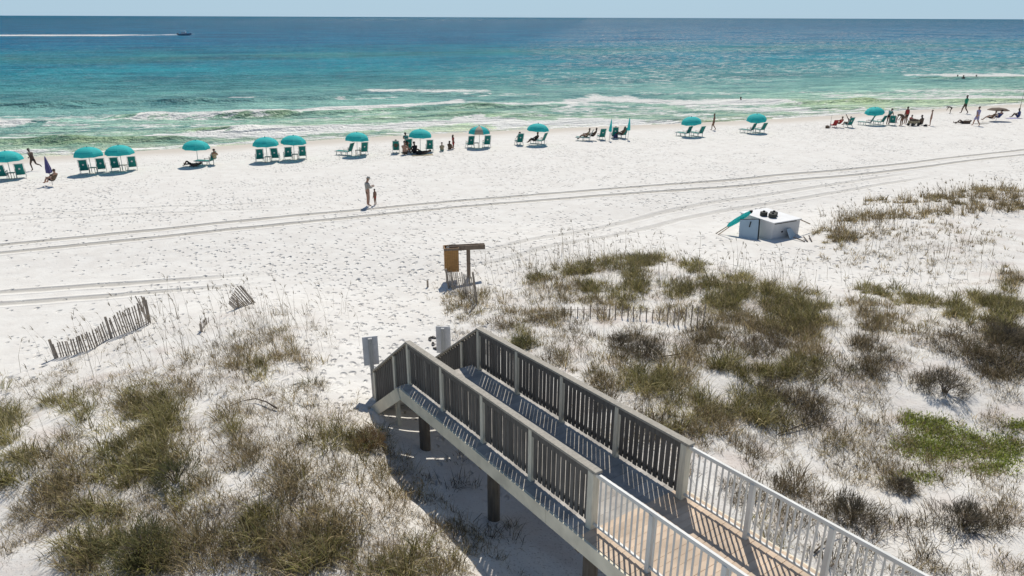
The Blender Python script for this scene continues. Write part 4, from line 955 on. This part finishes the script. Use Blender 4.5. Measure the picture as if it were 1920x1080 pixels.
person(1166, 260, 'recline', 50, 'person reclining left of the right closed turquoise umbrella', 'skind', 'brownc', 'blackc')
person(1337, 244, 'hip', 70, 'tanned person in black shorts walking with one hand on the hip', 'skint', None, 'blackc')
person(1573, 239, 'recline', 20, 'person in pinkish red sitting behind the upright fishing rod', 'skin', 'red', 'brownc', group='people seated by the fishing rod')
person(1589, 239, 'armup', 15, 'dark-clad person in a chair raising one arm', 'skind', 'blackc', 'blackc', group='people seated by the fishing rod')
GR = 'people in the busy group right of the rightmost umbrella'
person(1664, 234, 'lean', -55, 'person in a teal shirt bending right beside the rightmost turquoise umbrella', 'skint', 'tealc', 'blackc', group=GR, sc=1.1)
person(1679, 230, 'sit', 0, 'pale child sitting between the teal and the red standing persons', 'skin', 'whitec', 'red', 'hairf', .75, group=GR)
person(1697, 232, 'stand', 10, 'tallest standing person in a dark red top in the busy group', 'skint', 'red', 'blackc', group=GR, sc=1.08)
person(1689, 236, 'bend', 15, 'person in grey bending over in front of the tall one in dark red', 'skint', 'brownc', 'brownc', group=GR, sc=1.1)
person(1707, 231, 'sit', -70, 'person in orange red sitting behind the beach wagon', 'skint', 'red', 'brownc', group=GR)
person(1727, 234, 'sit', 30, 'person in dark clothes sitting between the wagon and the standing child', 'skind', 'brownc', 'blackc', group=GR, sc=1.15)
person(1743, 236, 'stand', 60, 'child in a black swimsuit standing at the right of the busy group', 'skin', None, 'blackc', 'hairb', .98)
person(1781, 213, 'bend', 60, 'child bending over at the edge of the water', 'skind', None, 'blackc', sc=.8)
person(1807, 213, 'walk', 30, 'person in a bright green shirt standing at the edge of the water', 'skind', 'greenc', 'blackc', sc=1.3, sleeves=True)
person(1829, 236, 'walk', 20, 'child in a lilac top walking toward the right edge of the beach', 'skin', 'lilac', 'lilac', sc=1.18, long=True)
GE = 'people under the small brown umbrella at the right edge'
person(1857, 229, 'recline', 45, 'person in dark clothes reclining under the small brown umbrella', 'skint', 'brownc', 'blackc', group=GE, sc=1.1)
person(1870, 228, 'recline', 0, 'person in navy sitting at the right side of the small brown umbrella', 'skin', 'blue', 'blue', group=GE, sc=1.15)
person(1909, 221, 'sit', 40, 'person in navy blue sitting by the tall rod at the right picture edge', 'skind', 'blue', 'blue', group=GE, sc=1.2)
person(1805, 232, 'lie', 85, 'person lying on sand left of the child in lilac', 'skind', 'brownc', 'blackc', sc=1.1)
def water_pt(px, py): x, y = flat(px, py, 0); return (float(x), float(y), 0.05)
person(0, 0, 'swim', 30, 'lone swimmer in white foam out from the walking man', 'skind', None, 'blackc', loc=water_pt(1389, 190), group='swimmers', sc=1.3)
for i, (a, b, l) in enumerate([(1795,147,'swimmer at far right, left of three beyond the breakers'),(1806,148,'swimmer at far right, middle of three beyond the breakers'),(1830,147,'swimmer at far right, right of three beyond the breakers')]):
    person(0, 0, 'swim', 0, l, 'skind', None, 'blackc', loc=water_pt(a, b), group='swimmers', sc=1.5)

# ---- loose beach gear
def rod(px, py, h, lean, label):
    g = gp(px, py); e = empty('fishing_rod', g, 0, tilt=(0, lean)); tag(e, label, 'fishing rod')
    MB().tube([(0, 0, 0), (0, 0, h*.25)], .035, 6).build('handle', M['dark'], e); MB().tube([(0, 0, h*.25), (0, 0, h)], [.022, .008], 6).build('blank', M['dark'], e)
rod(1556, 240, 1.4, 0, 'short upright rod stuck in sand left of two seated people')
rod(1912, 206, 3.2, rad(-1), 'tall dark rod standing at the right picture edge')
def bag(px, py, d, mat, label, cat='bag', name='beach_bag'):
    g = gp(px, py); e = empty(name, g, random.uniform(0, 3)); tag(e, label, cat)
    o = MB().box((0, 0, d[2]/2), d).build('bag_body', M[mat], e, bevel=d[2]*.25)
    MB().tube([(-d[0]*.3, 0, d[2]*.9), (-d[0]*.2, 0, d[2]*1.35), (d[0]*.2, 0, d[2]*1.35), (d[0]*.3, 0, d[2]*.9)], .015, 5).build('strap', M['dark'], e)
bag(1551, 240, (.7,.4,.25), 'brownc', 'dark bag on sand at the foot of the short rod')
bag(786, 290, (.5,.35,.3), 'blackc', 'black bag on sand among the crowd under the umbrella')
bag(1735, 237, (.5,.3,.2), 'blackc', 'dark bag on sand left of the child in the black swimsuit')
bag(1812, 232, (.7,.4,.35), 'brownc', 'dark bag on sand beside the lying person left of the child in lilac')
g = gp(1563, 239); e = empty('folding_chair', g, rad(10)); tag(e, 'low red folding chair beside the short upright rod', 'folding chair')
MB().beam((0, .4, .3), (0, -.1, .22), .5, .03).build('seat', M['red'], e); MB().beam((0, -.1, .24), (0, -.35, .85), .5, .03, up=(0, 1, 0)).build('backrest', M['red'], e)
for s in (-.27, .27): MB().beam((s, .4, 0), (s, -.15, .35), .03, .03).build('leg', M['alu'], e); MB().beam((s, -.3, 0), (s, .3, .35), .03, .03).build('leg', M['alu'], e)
g = gp(1712, 236); e = empty('beach_wagon', g, rad(15)); tag(e, 'loaded beach wagon with dark wheels in the busy group at right', 'wagon')
MB().box((0, 0, .42), (1.1, .55, .3)).build('tub', M['beigec'], e, bevel=.03)
for x in (-.4, .4):
    for y in (-.3, .3): MB().tube([(x, y-.04, .17), (x, y+.04, .17)], .17, 14).build('wheel', M['black'], e)
MB().tube([(-.55, 0, .3), (-.95, 0, .75)], .02, 6).build('handle', M['dark'], e)
MB().box((-.2, 0, .68), (.5, .4, .22)).box((.25, 0, .64), (.35, .35, .16)).build('load', M['brownc'], e, bevel=.02)
g = gp(1867, 227); e = empty('small_umbrella', g, 0); tag(e, 'small brown umbrella over seated people near the right edge', 'umbrella')
mb = MB(); n = 16; vs = [(0, 0, 1.55)]+[(.75*math.cos(2*math.pi*k/n), .75*math.sin(2*math.pi*k/n), 1.45) for k in range(n)]+[(1.15*math.cos(2*math.pi*k/n), 1.15*math.sin(2*math.pi*k/n), 1.25) for k in range(n)]
mb.add(vs, [(0, 1+k, 1+(k+1) % n) for k in range(n)]+[(1+k, 1+n+k, 1+n+(k+1) % n, 1+(k+1) % n) for k in range(n)]); o = mb.build('canopy', M['brownc'], e); o.modifiers.new('s', 'SOLIDIFY').thickness = .01
MB().tube([(0, 0, -.2), (0, 0, 1.6)], .02, 6).build('pole', M['alu'], e)
for px, py, rz, mat, lb in ((1900,222,.3,'lilac','lilac grey towel spread left of the person at the right edge'),(792,291,.2,'beigec','pale towel spread in front of the crowd'),(1840,232,.5,'greyc','grey towel spread right of the child in lilac')):
    g = gp(px, py); mb = MB(); n = 8; vs = []; fs = []
    for i in range(n+1):
        for j in range(4): vs.append((-.9+1.8*i/n, -.4+.8*j/3, .02+random.uniform(0, .03)))
    for i in range(n):
        for j in range(3): fs.append((i*4+j, (i+1)*4+j, (i+1)*4+j+1, i*4+j+1))
    o = mb.add(vs, fs).build('towel', M[mat], None); o.location = g; o.rotation_euler.z = rz; o.modifiers.new('s', 'SOLIDIFY').thickness = .012; tag(o, lb, 'towel')

# ------------------------------------------------------------------ motor boat
x, y = flat(347, 66.5, 0); e = empty('motor_boat', (float(x), float(y), 0), rad(-3), 1.05); tag(e, 'dark motor boat with a white cabin speeding right far offshore', 'boat')
mb = MB(); st = [(-4.4, 1.25, 0, .95), (-2, 1.4, -.1, 1.0), (1, 1.3, -.05, 1.15), (3, .85, .15, 1.35), (4.3, .08, .75, 1.55)]; vs = []; fs = []
for xx, hw, zb, zt in st: vs += [(xx, -hw, zt), (xx, -hw*.85, (zt+zb)*.45), (xx, 0, zb-.25), (xx, hw*.85, (zt+zb)*.45), (xx, hw, zt)]
for i in range(len(st)-1):
    for k in range(4): fs.append((i*5+k, i*5+k+1, (i+1)*5+k+1, (i+1)*5+k))
    fs.append((i*5+4, i*5, (i+1)*5, (i+1)*5+4))
fs += [(0, 4, 3, 2, 1), tuple(20+k for k in range(5))]
mb.add(vs, fs).build('hull', M['hull'], e, bevel=.04)
MB().box((-.6, 0, 1.7), (2.8, 1.6, 1.2)).build('cabin', M['hullw'], e, bevel=.12); MB().beam((.5, 0, 1.85), (1.1, 0, 1.25), 1.45, .05).build('windscreen', M['glass'], e)
MB().box((-.9, 0, 3.0), (3.0, 1.8, .12)).build('hard_top', M['hullw'], e, bevel=.03)
mb = MB()
for sx in (-2.0, .1):
    for sy in (-.7, .7): mb.tube([(sx, sy, 1.0), (sx, sy, 2.95)], .06, 6)
mb.build('top_support', M['alu'], e)
for sy in (-.4, .4): MB().box((-4.65, sy, .95), (.5, .4, .9)).build('outboard_motor', M['black'], e, bevel=.08)

# ------------------------------------------------------------------ dune vegetation
PAT = """
A 100 757 20 14 6|A 150 768 30 22 7|A 165 742 18 12 5|A 250 742 22 20 5|A 300 772 46 45 9|A 290 800 50 30 7|A 12 792 38 36 8|A 60 850 32 18 6|B 110 848 40 28 5|A 215 830 42 34 8|A 290 862 50 38 8|A 245 885 60 28 8|B 370 880 60 38 7
B 400 790 42 24 4|A 425 803 20 18 6|B 352 720 26 48 3|A 490 702 16 26 5|B 527 652 30 38 5|B 450 668 42 48 3|A 596 712 22 14 5|B 600 700 32 24 3|S 480 770 60 30 3|A 605 820 44 32 5|B 465 848 42 28 7|B 540 893 32 55 6
A 28 890 52 55 9|B 130 900 60 46 6|A 190 945 60 36 8|A 330 920 40 34 9|B 440 960 46 36 6|A 150 1012 46 24 5|A 250 1040 85 48 9|B 130 1062 60 28 6|B 400 1020 50 40 5|A 480 990 56 46 6|B 540 1040 80 46 6|B 620 1000 48 44 5
A 685 832 28 36 7|B 722 895 22 34 5|B 755 930 26 18 6|A 665 1040 70 40 6|A 765 1058 62 34 6|B 672 985 34 36 5|B 835 1062 36 26 6|S 668 738 12 24 5|B 560 750 40 20 3|B 640 860 40 40 2|D 850 905 50 50 1|D 945 1012 60 30 2|D 868 1000 36 18 5|D 800 1000 30 20 3
S 870 556 52 26 4|B 856 580 28 26 5|A 1010 522 30 7 6|A 1088 508 40 9 7|A 1200 490 60 11 8|A 1150 497 56 9 6|A 1110 540 30 18 6|A 1190 530 24 28 7|B 1070 552 32 20 4|A 1180 562 40 22 5|A 1272 542 30 18 7|B 1010 580 60 28 3|B 1100 580 100 26 3
D 940 620 30 18 5|A 985 640 22 18 8|D 1092 622 30 28 5|D 1020 600 20 18 4|D 1195 657 46 26 10|D 1165 640 24 18 8|B 1138 695 46 44 5|A 1222 716 60 28 9|B 1060 680 50 25 2|B 930 580 60 40 2|B 1050 530 60 20 2|B 1260 590 60 30 3
A 1300 502 30 11 6|A 1360 530 50 14 9|A 1422 556 60 20 10|A 1500 572 50 22 9|A 1538 592 30 22 8|A 1370 570 60 18 8|B 1450 600 70 28 8|B 1350 610 40 28 6|D 1332 642 50 28 8|A 1482 602 58 26 8|D 1440 650 60 38 9|B 1520 650 40 38 8|A 1382 692 60 24 8|A 1470 692 80 24 9
B 1612 572 24 8 6|A 1660 553 42 12 7|A 1722 565 50 10 7|A 1780 572 30 8 6|A 1625 542 20 8 5|D 1620 640 30 56 7|B 1640 600 40 28 7|D 1652 682 50 28 7|A 1862 560 50 20 9|A 1892 592 40 28 9|A 1800 590 26 20 7|D 1880 622 42 28 10|D 1792 650 60 38 5|D 1832 690 60 38 8|D 1770 722 60 24 10|D 1900 662 42 48 9|D 1722 744 20 18 8|B 1700 620 50 30 3
A 1330 752 60 28 8|A 1400 762 50 36 8|D 1450 742 42 28 9|D 1512 762 28 46 8|B 1330 792 80 28 7|A 1452 790 40 18 7|D 1530 782 30 26 6|D 1382 852 60 28 6|D 1402 830 20 28 7|B 1552 830 40 22 6|S 1620 772 60 36 3|S 1642 822 60 56 3|D 1482 902 60 36 5|D 1392 922 30 46 6|D 1492 940 56 50 5|B 1622 872 40 18 4
D 1600 960 45 24 10|D 1562 950 30 28 8|D 1690 910 25 14 7|D 1802 972 50 28 9|D 1872 976 50 24 8|D 1692 1002 60 36 5|D 1722 1042 40 28 5|D 1562 1042 60 46 4|B 1432 992 40 56 5|B 1280 700 40 40 5|B 1300 660 40 20 5|D 1560 700 60 30 4|S 1750 900 120 60 1.2|S 1800 1040 100 40 1
B 1572 450 34 12 4|B 1600 413 34 4 3|B 1660 406 42 5 3|B 1740 400 42 4 3|B 1702 377 62 4 2.5|B 1782 370 60 4 3|B 1862 358 50 5 3|B 1842 380 62 8 1.5|B 1902 388 32 7 2.5|S 1602 482 80 28 1.5|S 1722 502 80 36 1.2|S 1852 452 60 20 1.5|B 1902 522 32 18 4|S 1650 440 60 14 2|S 1750 430 80 16 1.5|B 1550 440 18 14 5
U 1590 412 60 9 1.8|U 1680 403 70 9 1.8|U 1790 396 80 9 1.8|U 1880 386 60 10 1.8|U 1700 378 90 7 1.4|U 1800 370 90 7 1.6|U 1880 360 60 9 1.6|U 1570 440 40 18 2|U 1640 415 90 12 1|U 1850 375 80 12 1.2|U 1060 500 90 14 1.2|U 1200 492 90 12 1.6|U 500 640 90 60 .8|U 540 600 60 30 1|U 1420 545 110 16 1.4|D 1045 668 40 22 5|D 1125 735 34 30 5|D 1215 800 40 34 6|D 1300 880 24 50 5|A 1260 790 40 30 4|B 80 940 70 60 5|B 250 780 60 40 4|B 560 960 60 60 4|B 700 1060 60 30 4|B 340 1000 60 50 4|A 590 1060 60 30 4|S 1290 600 120 60 1.2|S 1000 620 120 60 1.5|S 400 700 260 80 1|S 150 720 130 40 1|S 300 950 300 110 1|S 1500 640 200 80 1.5|S 1820 760 100 60 2|S 1650 950 250 110 1.2|S 1300 900 60 60 2
""".replace('\n', '|').split('|')
OAT = [(400,650,220,70,1.5),(250,650,180,70,1.0),(560,610,110,60,1.3),(110,680,90,60,.7),(480,600,60,40,1.2),(1090,500,200,36,1.6),(1400,525,130,30,1.8),(1750,380,180,26,2.0),(1565,440,42,26,3.5),(1700,500,200,50,.6),(880,560,60,40,1.2),(1000,570,100,40,1.0),(600,900,200,120,.5),(300,850,300,150,.5),(1550,600,150,60,.9),(1200,560,150,60,.8),(1650,420,80,20,1.6),(1850,560,80,40,.8)]
GRN = [(1722,790,34,17),(1762,803,42,18),(1800,832,108,26),(1890,852,46,28),(1702,832,28,14),(1722,895,44,12),(1905,796,30,10),(1700,780,10,11),(1860,880,50,10),(1760,850,60,16)]
def in_ellipses(cx, cy, rx, ry, dens, soft=True):
    # number from the true area on the ground
    x, y = flat(np.array([cx-rx, cx+rx, cx, cx]), np.array([cy, cy, cy-ry, cy+ry]), 2.3)
    area = math.pi*abs(x[1]-x[0])*abs(y[2]-y[3])/4; n = max(1, int(area*dens))
    th = rng.random(n)*2*math.pi; rr = np.sqrt(rng.random(n))*(1+rng.normal(0, .24, n))
    x, y, z = on_ground(cx+rx*rr*np.cos(th), cy+ry*rr*np.sin(th))
    if soft: k = (fbm(x*1.1+3, y*1.1, 3) > -.12); x, y, z = x[k], y[k], z[k]
    return x, y, z
def clear_of_ramp(x, y, keep_under=.0):
    u = (x-RA.x)*RU.x+(y-RA.y)*RU.y; v = (x-RA.x)*RV.x+(y-RA.y)*RV.y
    inside = (u > U0) & (u < 9.4) & (v > VE-.25) & (v < .45)
    return ~inside
class Blades:
    def __init__(s): s.V = []; s.C = []; s.F = []; s.n = 0
    def add(s, b, az, lean, L, wd, c0, c1, curl=.5):
        """b (N,3) roots, az azimuth of lean, lean angle from vertical, L length"""
        N = len(b); d = np.stack([np.cos(az), np.sin(az), np.zeros(N)], 1); sd_ = np.stack([-np.sin(az), np.cos(az), np.zeros(N)], 1)
        tw = rng.random(N)*math.pi; sd_ = sd_*np.cos(tw)[:, None]+d*np.sin(tw)[:, None]*.7
        a1 = lean; a2 = lean*(1+curl)+.25*curl
        p1 = b+L[:, None]*.5*(d*np.sin(a1)[:, None]+np.array([0, 0, 1])*np.cos(a1)[:, None])
        p2 = p1+L[:, None]*.5*(d*np.sin(a2)[:, None]+np.array([0, 0, 1])*np.cos(a2)[:, None])
        h = wd[:, None]/2*sd_
        V = np.stack([b-h, b+h, p1+h*.8, p1-h*.8, p2], 1).reshape(-1, 3)
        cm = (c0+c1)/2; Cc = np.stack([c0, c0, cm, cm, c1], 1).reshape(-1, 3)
        i = s.n+np.arange(N)*5
        s.F.append((np.stack([i, i+1, i+2, i+3], 1), np.stack([i+3, i+2, i+4], 1))); s.V.append(V); s.C.append(Cc); s.n += 5*N
    def build(s, name, mat=None):
        V = np.concatenate(s.V).astype(np.float32); Cc = np.concatenate(s.C)
        q = np.concatenate([f[0] for f in s.F]).astype(np.int32); t = np.concatenate([f[1] for f in s.F]).astype(np.int32)
        me = bpy.data.meshes.new(name); me.vertices.add(len(V)); me.vertices.foreach_set('co', V.ravel())
        li = np.concatenate([q.ravel(), t.ravel()]); me.loops.add(len(li)); me.loops.foreach_set('vertex_index', li)
        ls = np.concatenate([np.arange(len(q))*4, len(q)*4+np.arange(len(t))*3]).astype(np.int32)
        me.polygons.add(len(ls)); me.polygons.foreach_set('loop_start', ls); me.update(calc_edges=True)
        cattr(me, 'col', Cc); print(name, len(ls)); return mkobj(name, me, mat or M['leaf'])
def tuft(B, x, y, z, nb, rad_, hmin, hmax, wd, cols, tipcols, leanmax=.75, curl=.7, wind=.18):
    n = len(x); 
    if n == 0: return
    sz = rng.uniform(.5, 1.35, n); tone = rng.random(n); bright = rng.uniform(.6, 1.35, n)
    i = np.repeat(np.arange(n), nb); N = len(i)
    th = rng.random(N)*2*math.pi; rr = np.sqrt(rng.random(N))*rad_*sz[i]
    bx, by = x[i]+rr*np.cos(th), y[i]+rr*np.sin(th)
    b = np.stack([bx, by, z[i]-.04], 1)
    lean = np.abs(rng.normal(0, leanmax*.6, N))+rr/rad_*.35; lean = np.clip(lean, .02, 1.35)
    az = th+rng.normal(0, .7, N); az = np.where(rng.random(N) < wind, math.pi+rng.normal(0, .5, N), az)
    L = rng.uniform(hmin, hmax, N)*sz[i]
    cols = np.array(cols); tipcols = np.array(tipcols); k = np.clip((tone[i]*.6+rng.random(N)*.4)*len(cols), 0, len(cols)-1).astype(int)
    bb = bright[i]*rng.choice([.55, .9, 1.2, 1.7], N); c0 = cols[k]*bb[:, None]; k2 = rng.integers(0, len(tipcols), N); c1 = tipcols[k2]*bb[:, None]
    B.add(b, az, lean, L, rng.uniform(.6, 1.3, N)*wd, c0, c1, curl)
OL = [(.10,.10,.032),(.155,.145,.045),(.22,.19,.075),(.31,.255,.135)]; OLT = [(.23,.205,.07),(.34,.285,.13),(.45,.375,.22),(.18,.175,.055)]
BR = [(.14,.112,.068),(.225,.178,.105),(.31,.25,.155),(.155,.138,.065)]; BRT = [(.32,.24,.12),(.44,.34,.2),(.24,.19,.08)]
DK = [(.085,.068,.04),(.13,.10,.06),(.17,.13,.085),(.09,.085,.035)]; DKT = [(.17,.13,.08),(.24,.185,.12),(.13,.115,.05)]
gA, gB, gD, gO = Blades(), Blades(), Blades(), Blades()
for row in PAT:
    row = row.strip()
    if not row: continue
    k, cx, cy, rx, ry, d = row.split(); cx, cy, rx, ry, d = map(float, (cx, cy, rx, ry, d))
    x, y, z = in_ellipses(cx, cy, rx, ry, d*(3.0 if k != 'S' else 4))
    ok = clear_of_ramp(x, y) if not (760 < cx < 1000 and cy > 850) else np.ones(len(x), bool)
    x, y, z = x[ok], y[ok], z[ok]
    far = np.hypot(x.mean() if len(x) else 10, y.mean() if len(y) else 10); wf = max(.016, .00075*far)
    if k == 'A':
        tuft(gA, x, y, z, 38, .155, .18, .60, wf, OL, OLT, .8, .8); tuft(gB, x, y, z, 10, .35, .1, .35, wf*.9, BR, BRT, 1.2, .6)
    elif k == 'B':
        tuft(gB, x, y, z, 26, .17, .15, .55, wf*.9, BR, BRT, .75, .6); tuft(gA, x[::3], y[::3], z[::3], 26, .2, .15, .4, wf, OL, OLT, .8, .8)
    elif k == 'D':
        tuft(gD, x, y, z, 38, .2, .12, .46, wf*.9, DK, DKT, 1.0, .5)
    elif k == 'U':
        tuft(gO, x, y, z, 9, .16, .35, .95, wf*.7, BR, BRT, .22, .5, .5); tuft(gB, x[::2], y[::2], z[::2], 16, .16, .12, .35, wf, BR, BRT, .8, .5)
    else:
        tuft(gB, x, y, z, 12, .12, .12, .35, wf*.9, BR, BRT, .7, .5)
# thin scatter over the whole dune, and flat dead litter
n = 32000; px = rng.uniform(0, 1920, n); py = rng.uniform(440, 1080, n); x, y, z = on_ground(px, py)
rs = z-beach(shore(x, y)); ok = (rs > .3) & clear_of_ramp(x, y) & (shore(x, y) < -34) & ~((np.abs(px-720) < 95) & (py < 760)) & ~((px < 640) & (py < 600)); ok &= fbm(x*.35, y*.35, 3)+.5*fbm(x*1.3, y*1.3, 2) > -.02
x, y, z = x[ok], y[ok], z[ok]; print('scatter', len(x))
tuft(gB, x[::2], y[::2], z[::2], 13, .13, .08, .34, .010, BR, BRT, .85, .5); tuft(gD, x[1::6], y[1::6], z[1::6], 16, .16, .06, .24, .010, DK, DKT, 1.1, .5)
x, y, z = x[::2], y[::2], z[::2]
N = len(x); b = np.stack([x, y, z+.012], 1)
gD.add(b, rng.random(N)*6.28, np.full(N, 1.45), rng.uniform(.05, .3, N), rng.uniform(.006, .014, N), np.tile([.12, .095, .07], (N, 1)), np.tile([.17, .13, .09], (N, 1)), 0)
# sea oats: tall thin stalks with seed heads
for cx, cy, rx, ry, d in OAT:
    x, y, z = in_ellipses(cx, cy, rx, ry, d*4.0); ok = clear_of_ramp(x, y) & (z-beach(shore(x, y)) > .12); x, y, z = x[ok], y[ok], z[ok]; N = len(x)
    if not N: continue
    far = np.hypot(x, y); az = np.where(rng.random(N) < .6, math.pi+rng.normal(0, .6, N), rng.random(N)*6.28); ln = np.abs(rng.normal(.12, .1, N)); L = rng.uniform(.6, 1.5, N)
    c0 = np.array([.20, .165, .11])*rng.uniform(.6, 1.2, (N, 1)); c1 = np.array([.22, .17, .11])*rng.uniform(.6, 1.2, (N, 1))
    b = np.stack([x, y, z-.05], 1); gO.add(b, az, ln, L, np.clip(.00055*far, .009, .022), c0, c1, .8)
    d_ = np.stack([np.cos(az), np.sin(az), 0*az], 1); a2 = ln*1.8+.2
    top = b+L[:, None]*.5*(d_*np.sin(ln)[:, None]+np.array([0, 0, 1])*np.cos(ln)[:, None])+L[:, None]*.38*(d_*np.sin(a2)[:, None]+np.array([0, 0, 1])*np.cos(a2)[:, None])
    for q in range(3): gO.add(top, az+rng.normal(0, .4, N), ln+.3+.25*q, L*.17, np.clip(.0008*far, .016, .036), c0*1.1, c1*1.1, .6)
tag(gA.build('dune_grass'), 'olive green dune grass clumps', 'grass', kind='stuff')
tag(gB.build('dry_grass'), 'straw coloured dry grass', 'grass', kind='stuff')
tag(gD.build('dead_scrub'), 'dark grey brown dead scrub and twigs', 'scrub', kind='stuff')
tag(gO.build('sea_oats'), 'tall thin sea oat stalks', 'sea oats', kind='stuff')
gG = Blades()
for cx, cy, rx, ry in GRN:
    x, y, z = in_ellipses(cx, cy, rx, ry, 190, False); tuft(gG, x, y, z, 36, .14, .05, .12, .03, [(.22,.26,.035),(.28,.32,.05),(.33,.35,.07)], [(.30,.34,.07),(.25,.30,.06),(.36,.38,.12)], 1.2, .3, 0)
tag(gG.build('green_ground_cover'), 'bright green low creeping ground cover', 'ground cover', kind='stuff')
# distinct woody shrubs
SH = [(1212,668,.62,'dark rounded shrub on the slope right behind the boardwalk'),(1165,648,.42,'smaller dark shrub just left of the rounded one behind the boardwalk'),(985,650,.42,'round olive shrub just past the far corner of the boardwalk'),(1600,972,.6,'bushy grey brown shrub on open sand right of the white railing'),(1805,985,.62,'wide dark shrub at the lower right of the dune'),(1690,918,.32,'small shrub just below the small green patch'),(1770,735,.7,'dark woody shrub above the bright green ground cover'),(1890,640,.65,'dark shrub at the right picture edge above the green cover'),(330,905,.55,'dark dense tussock at the middle of the left dune'),(270,1040,.7,'large dark tussock at the bottom of the left dune'),(690,835,.45,'brown rusty tussock at the left edge of the boardwalk shadow')]
for px, py, R_, lb in SH:
    g = gp(px, py); root = empty('dune_shrub', g); tag(root, lb, 'shrub', 'shrubs on the dune'); mb = MB()
    for k in range(14):
        a = random.random()*6.28; t = random.uniform(.2, .9); p1 = Vector((math.cos(a)*R_*.3*t, math.sin(a)*R_*.3*t, R_*.3)); p2 = Vector((math.cos(a+.3)*R_*.85*t, math.sin(a+.3)*R_*.85*t, R_*random.uniform(.45, .8)))
        mb.tube([(0, 0, -.1), p1, p2], [.014, .009, .004], 5)
    mb.build('stems', M['branch'], root)
    B = Blades(); N = int(2600*R_); u = rng.normal(size=(N, 3)); u /= np.linalg.norm(u, axis=1)[:, None]; u[:, 2] = np.abs(u[:, 2]); rr = R_*rng.uniform(.35, 1, N)**.6*(1+.35*np.sin(u[:, 0]*5+px)*np.cos(u[:, 1]*4))
    pts = u*rr[:, None]*np.array([1, 1, .62]); 
    brown = 'rusty' in lb or 'grey' in lb or 'brown' in lb; olive = 'olive' in lb or 'tussock' in lb
    base = np.array([.16, .105, .055] if 'rusty' in lb else ([.10, .10, .04] if olive else [.095, .08, .055])); c0 = base*rng.uniform(.6, 1.4, (N, 1)); c1 = c0*1.5
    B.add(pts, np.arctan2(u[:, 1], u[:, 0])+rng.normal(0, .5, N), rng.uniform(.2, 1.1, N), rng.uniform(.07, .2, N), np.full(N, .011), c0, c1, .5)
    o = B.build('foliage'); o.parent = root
print('done')
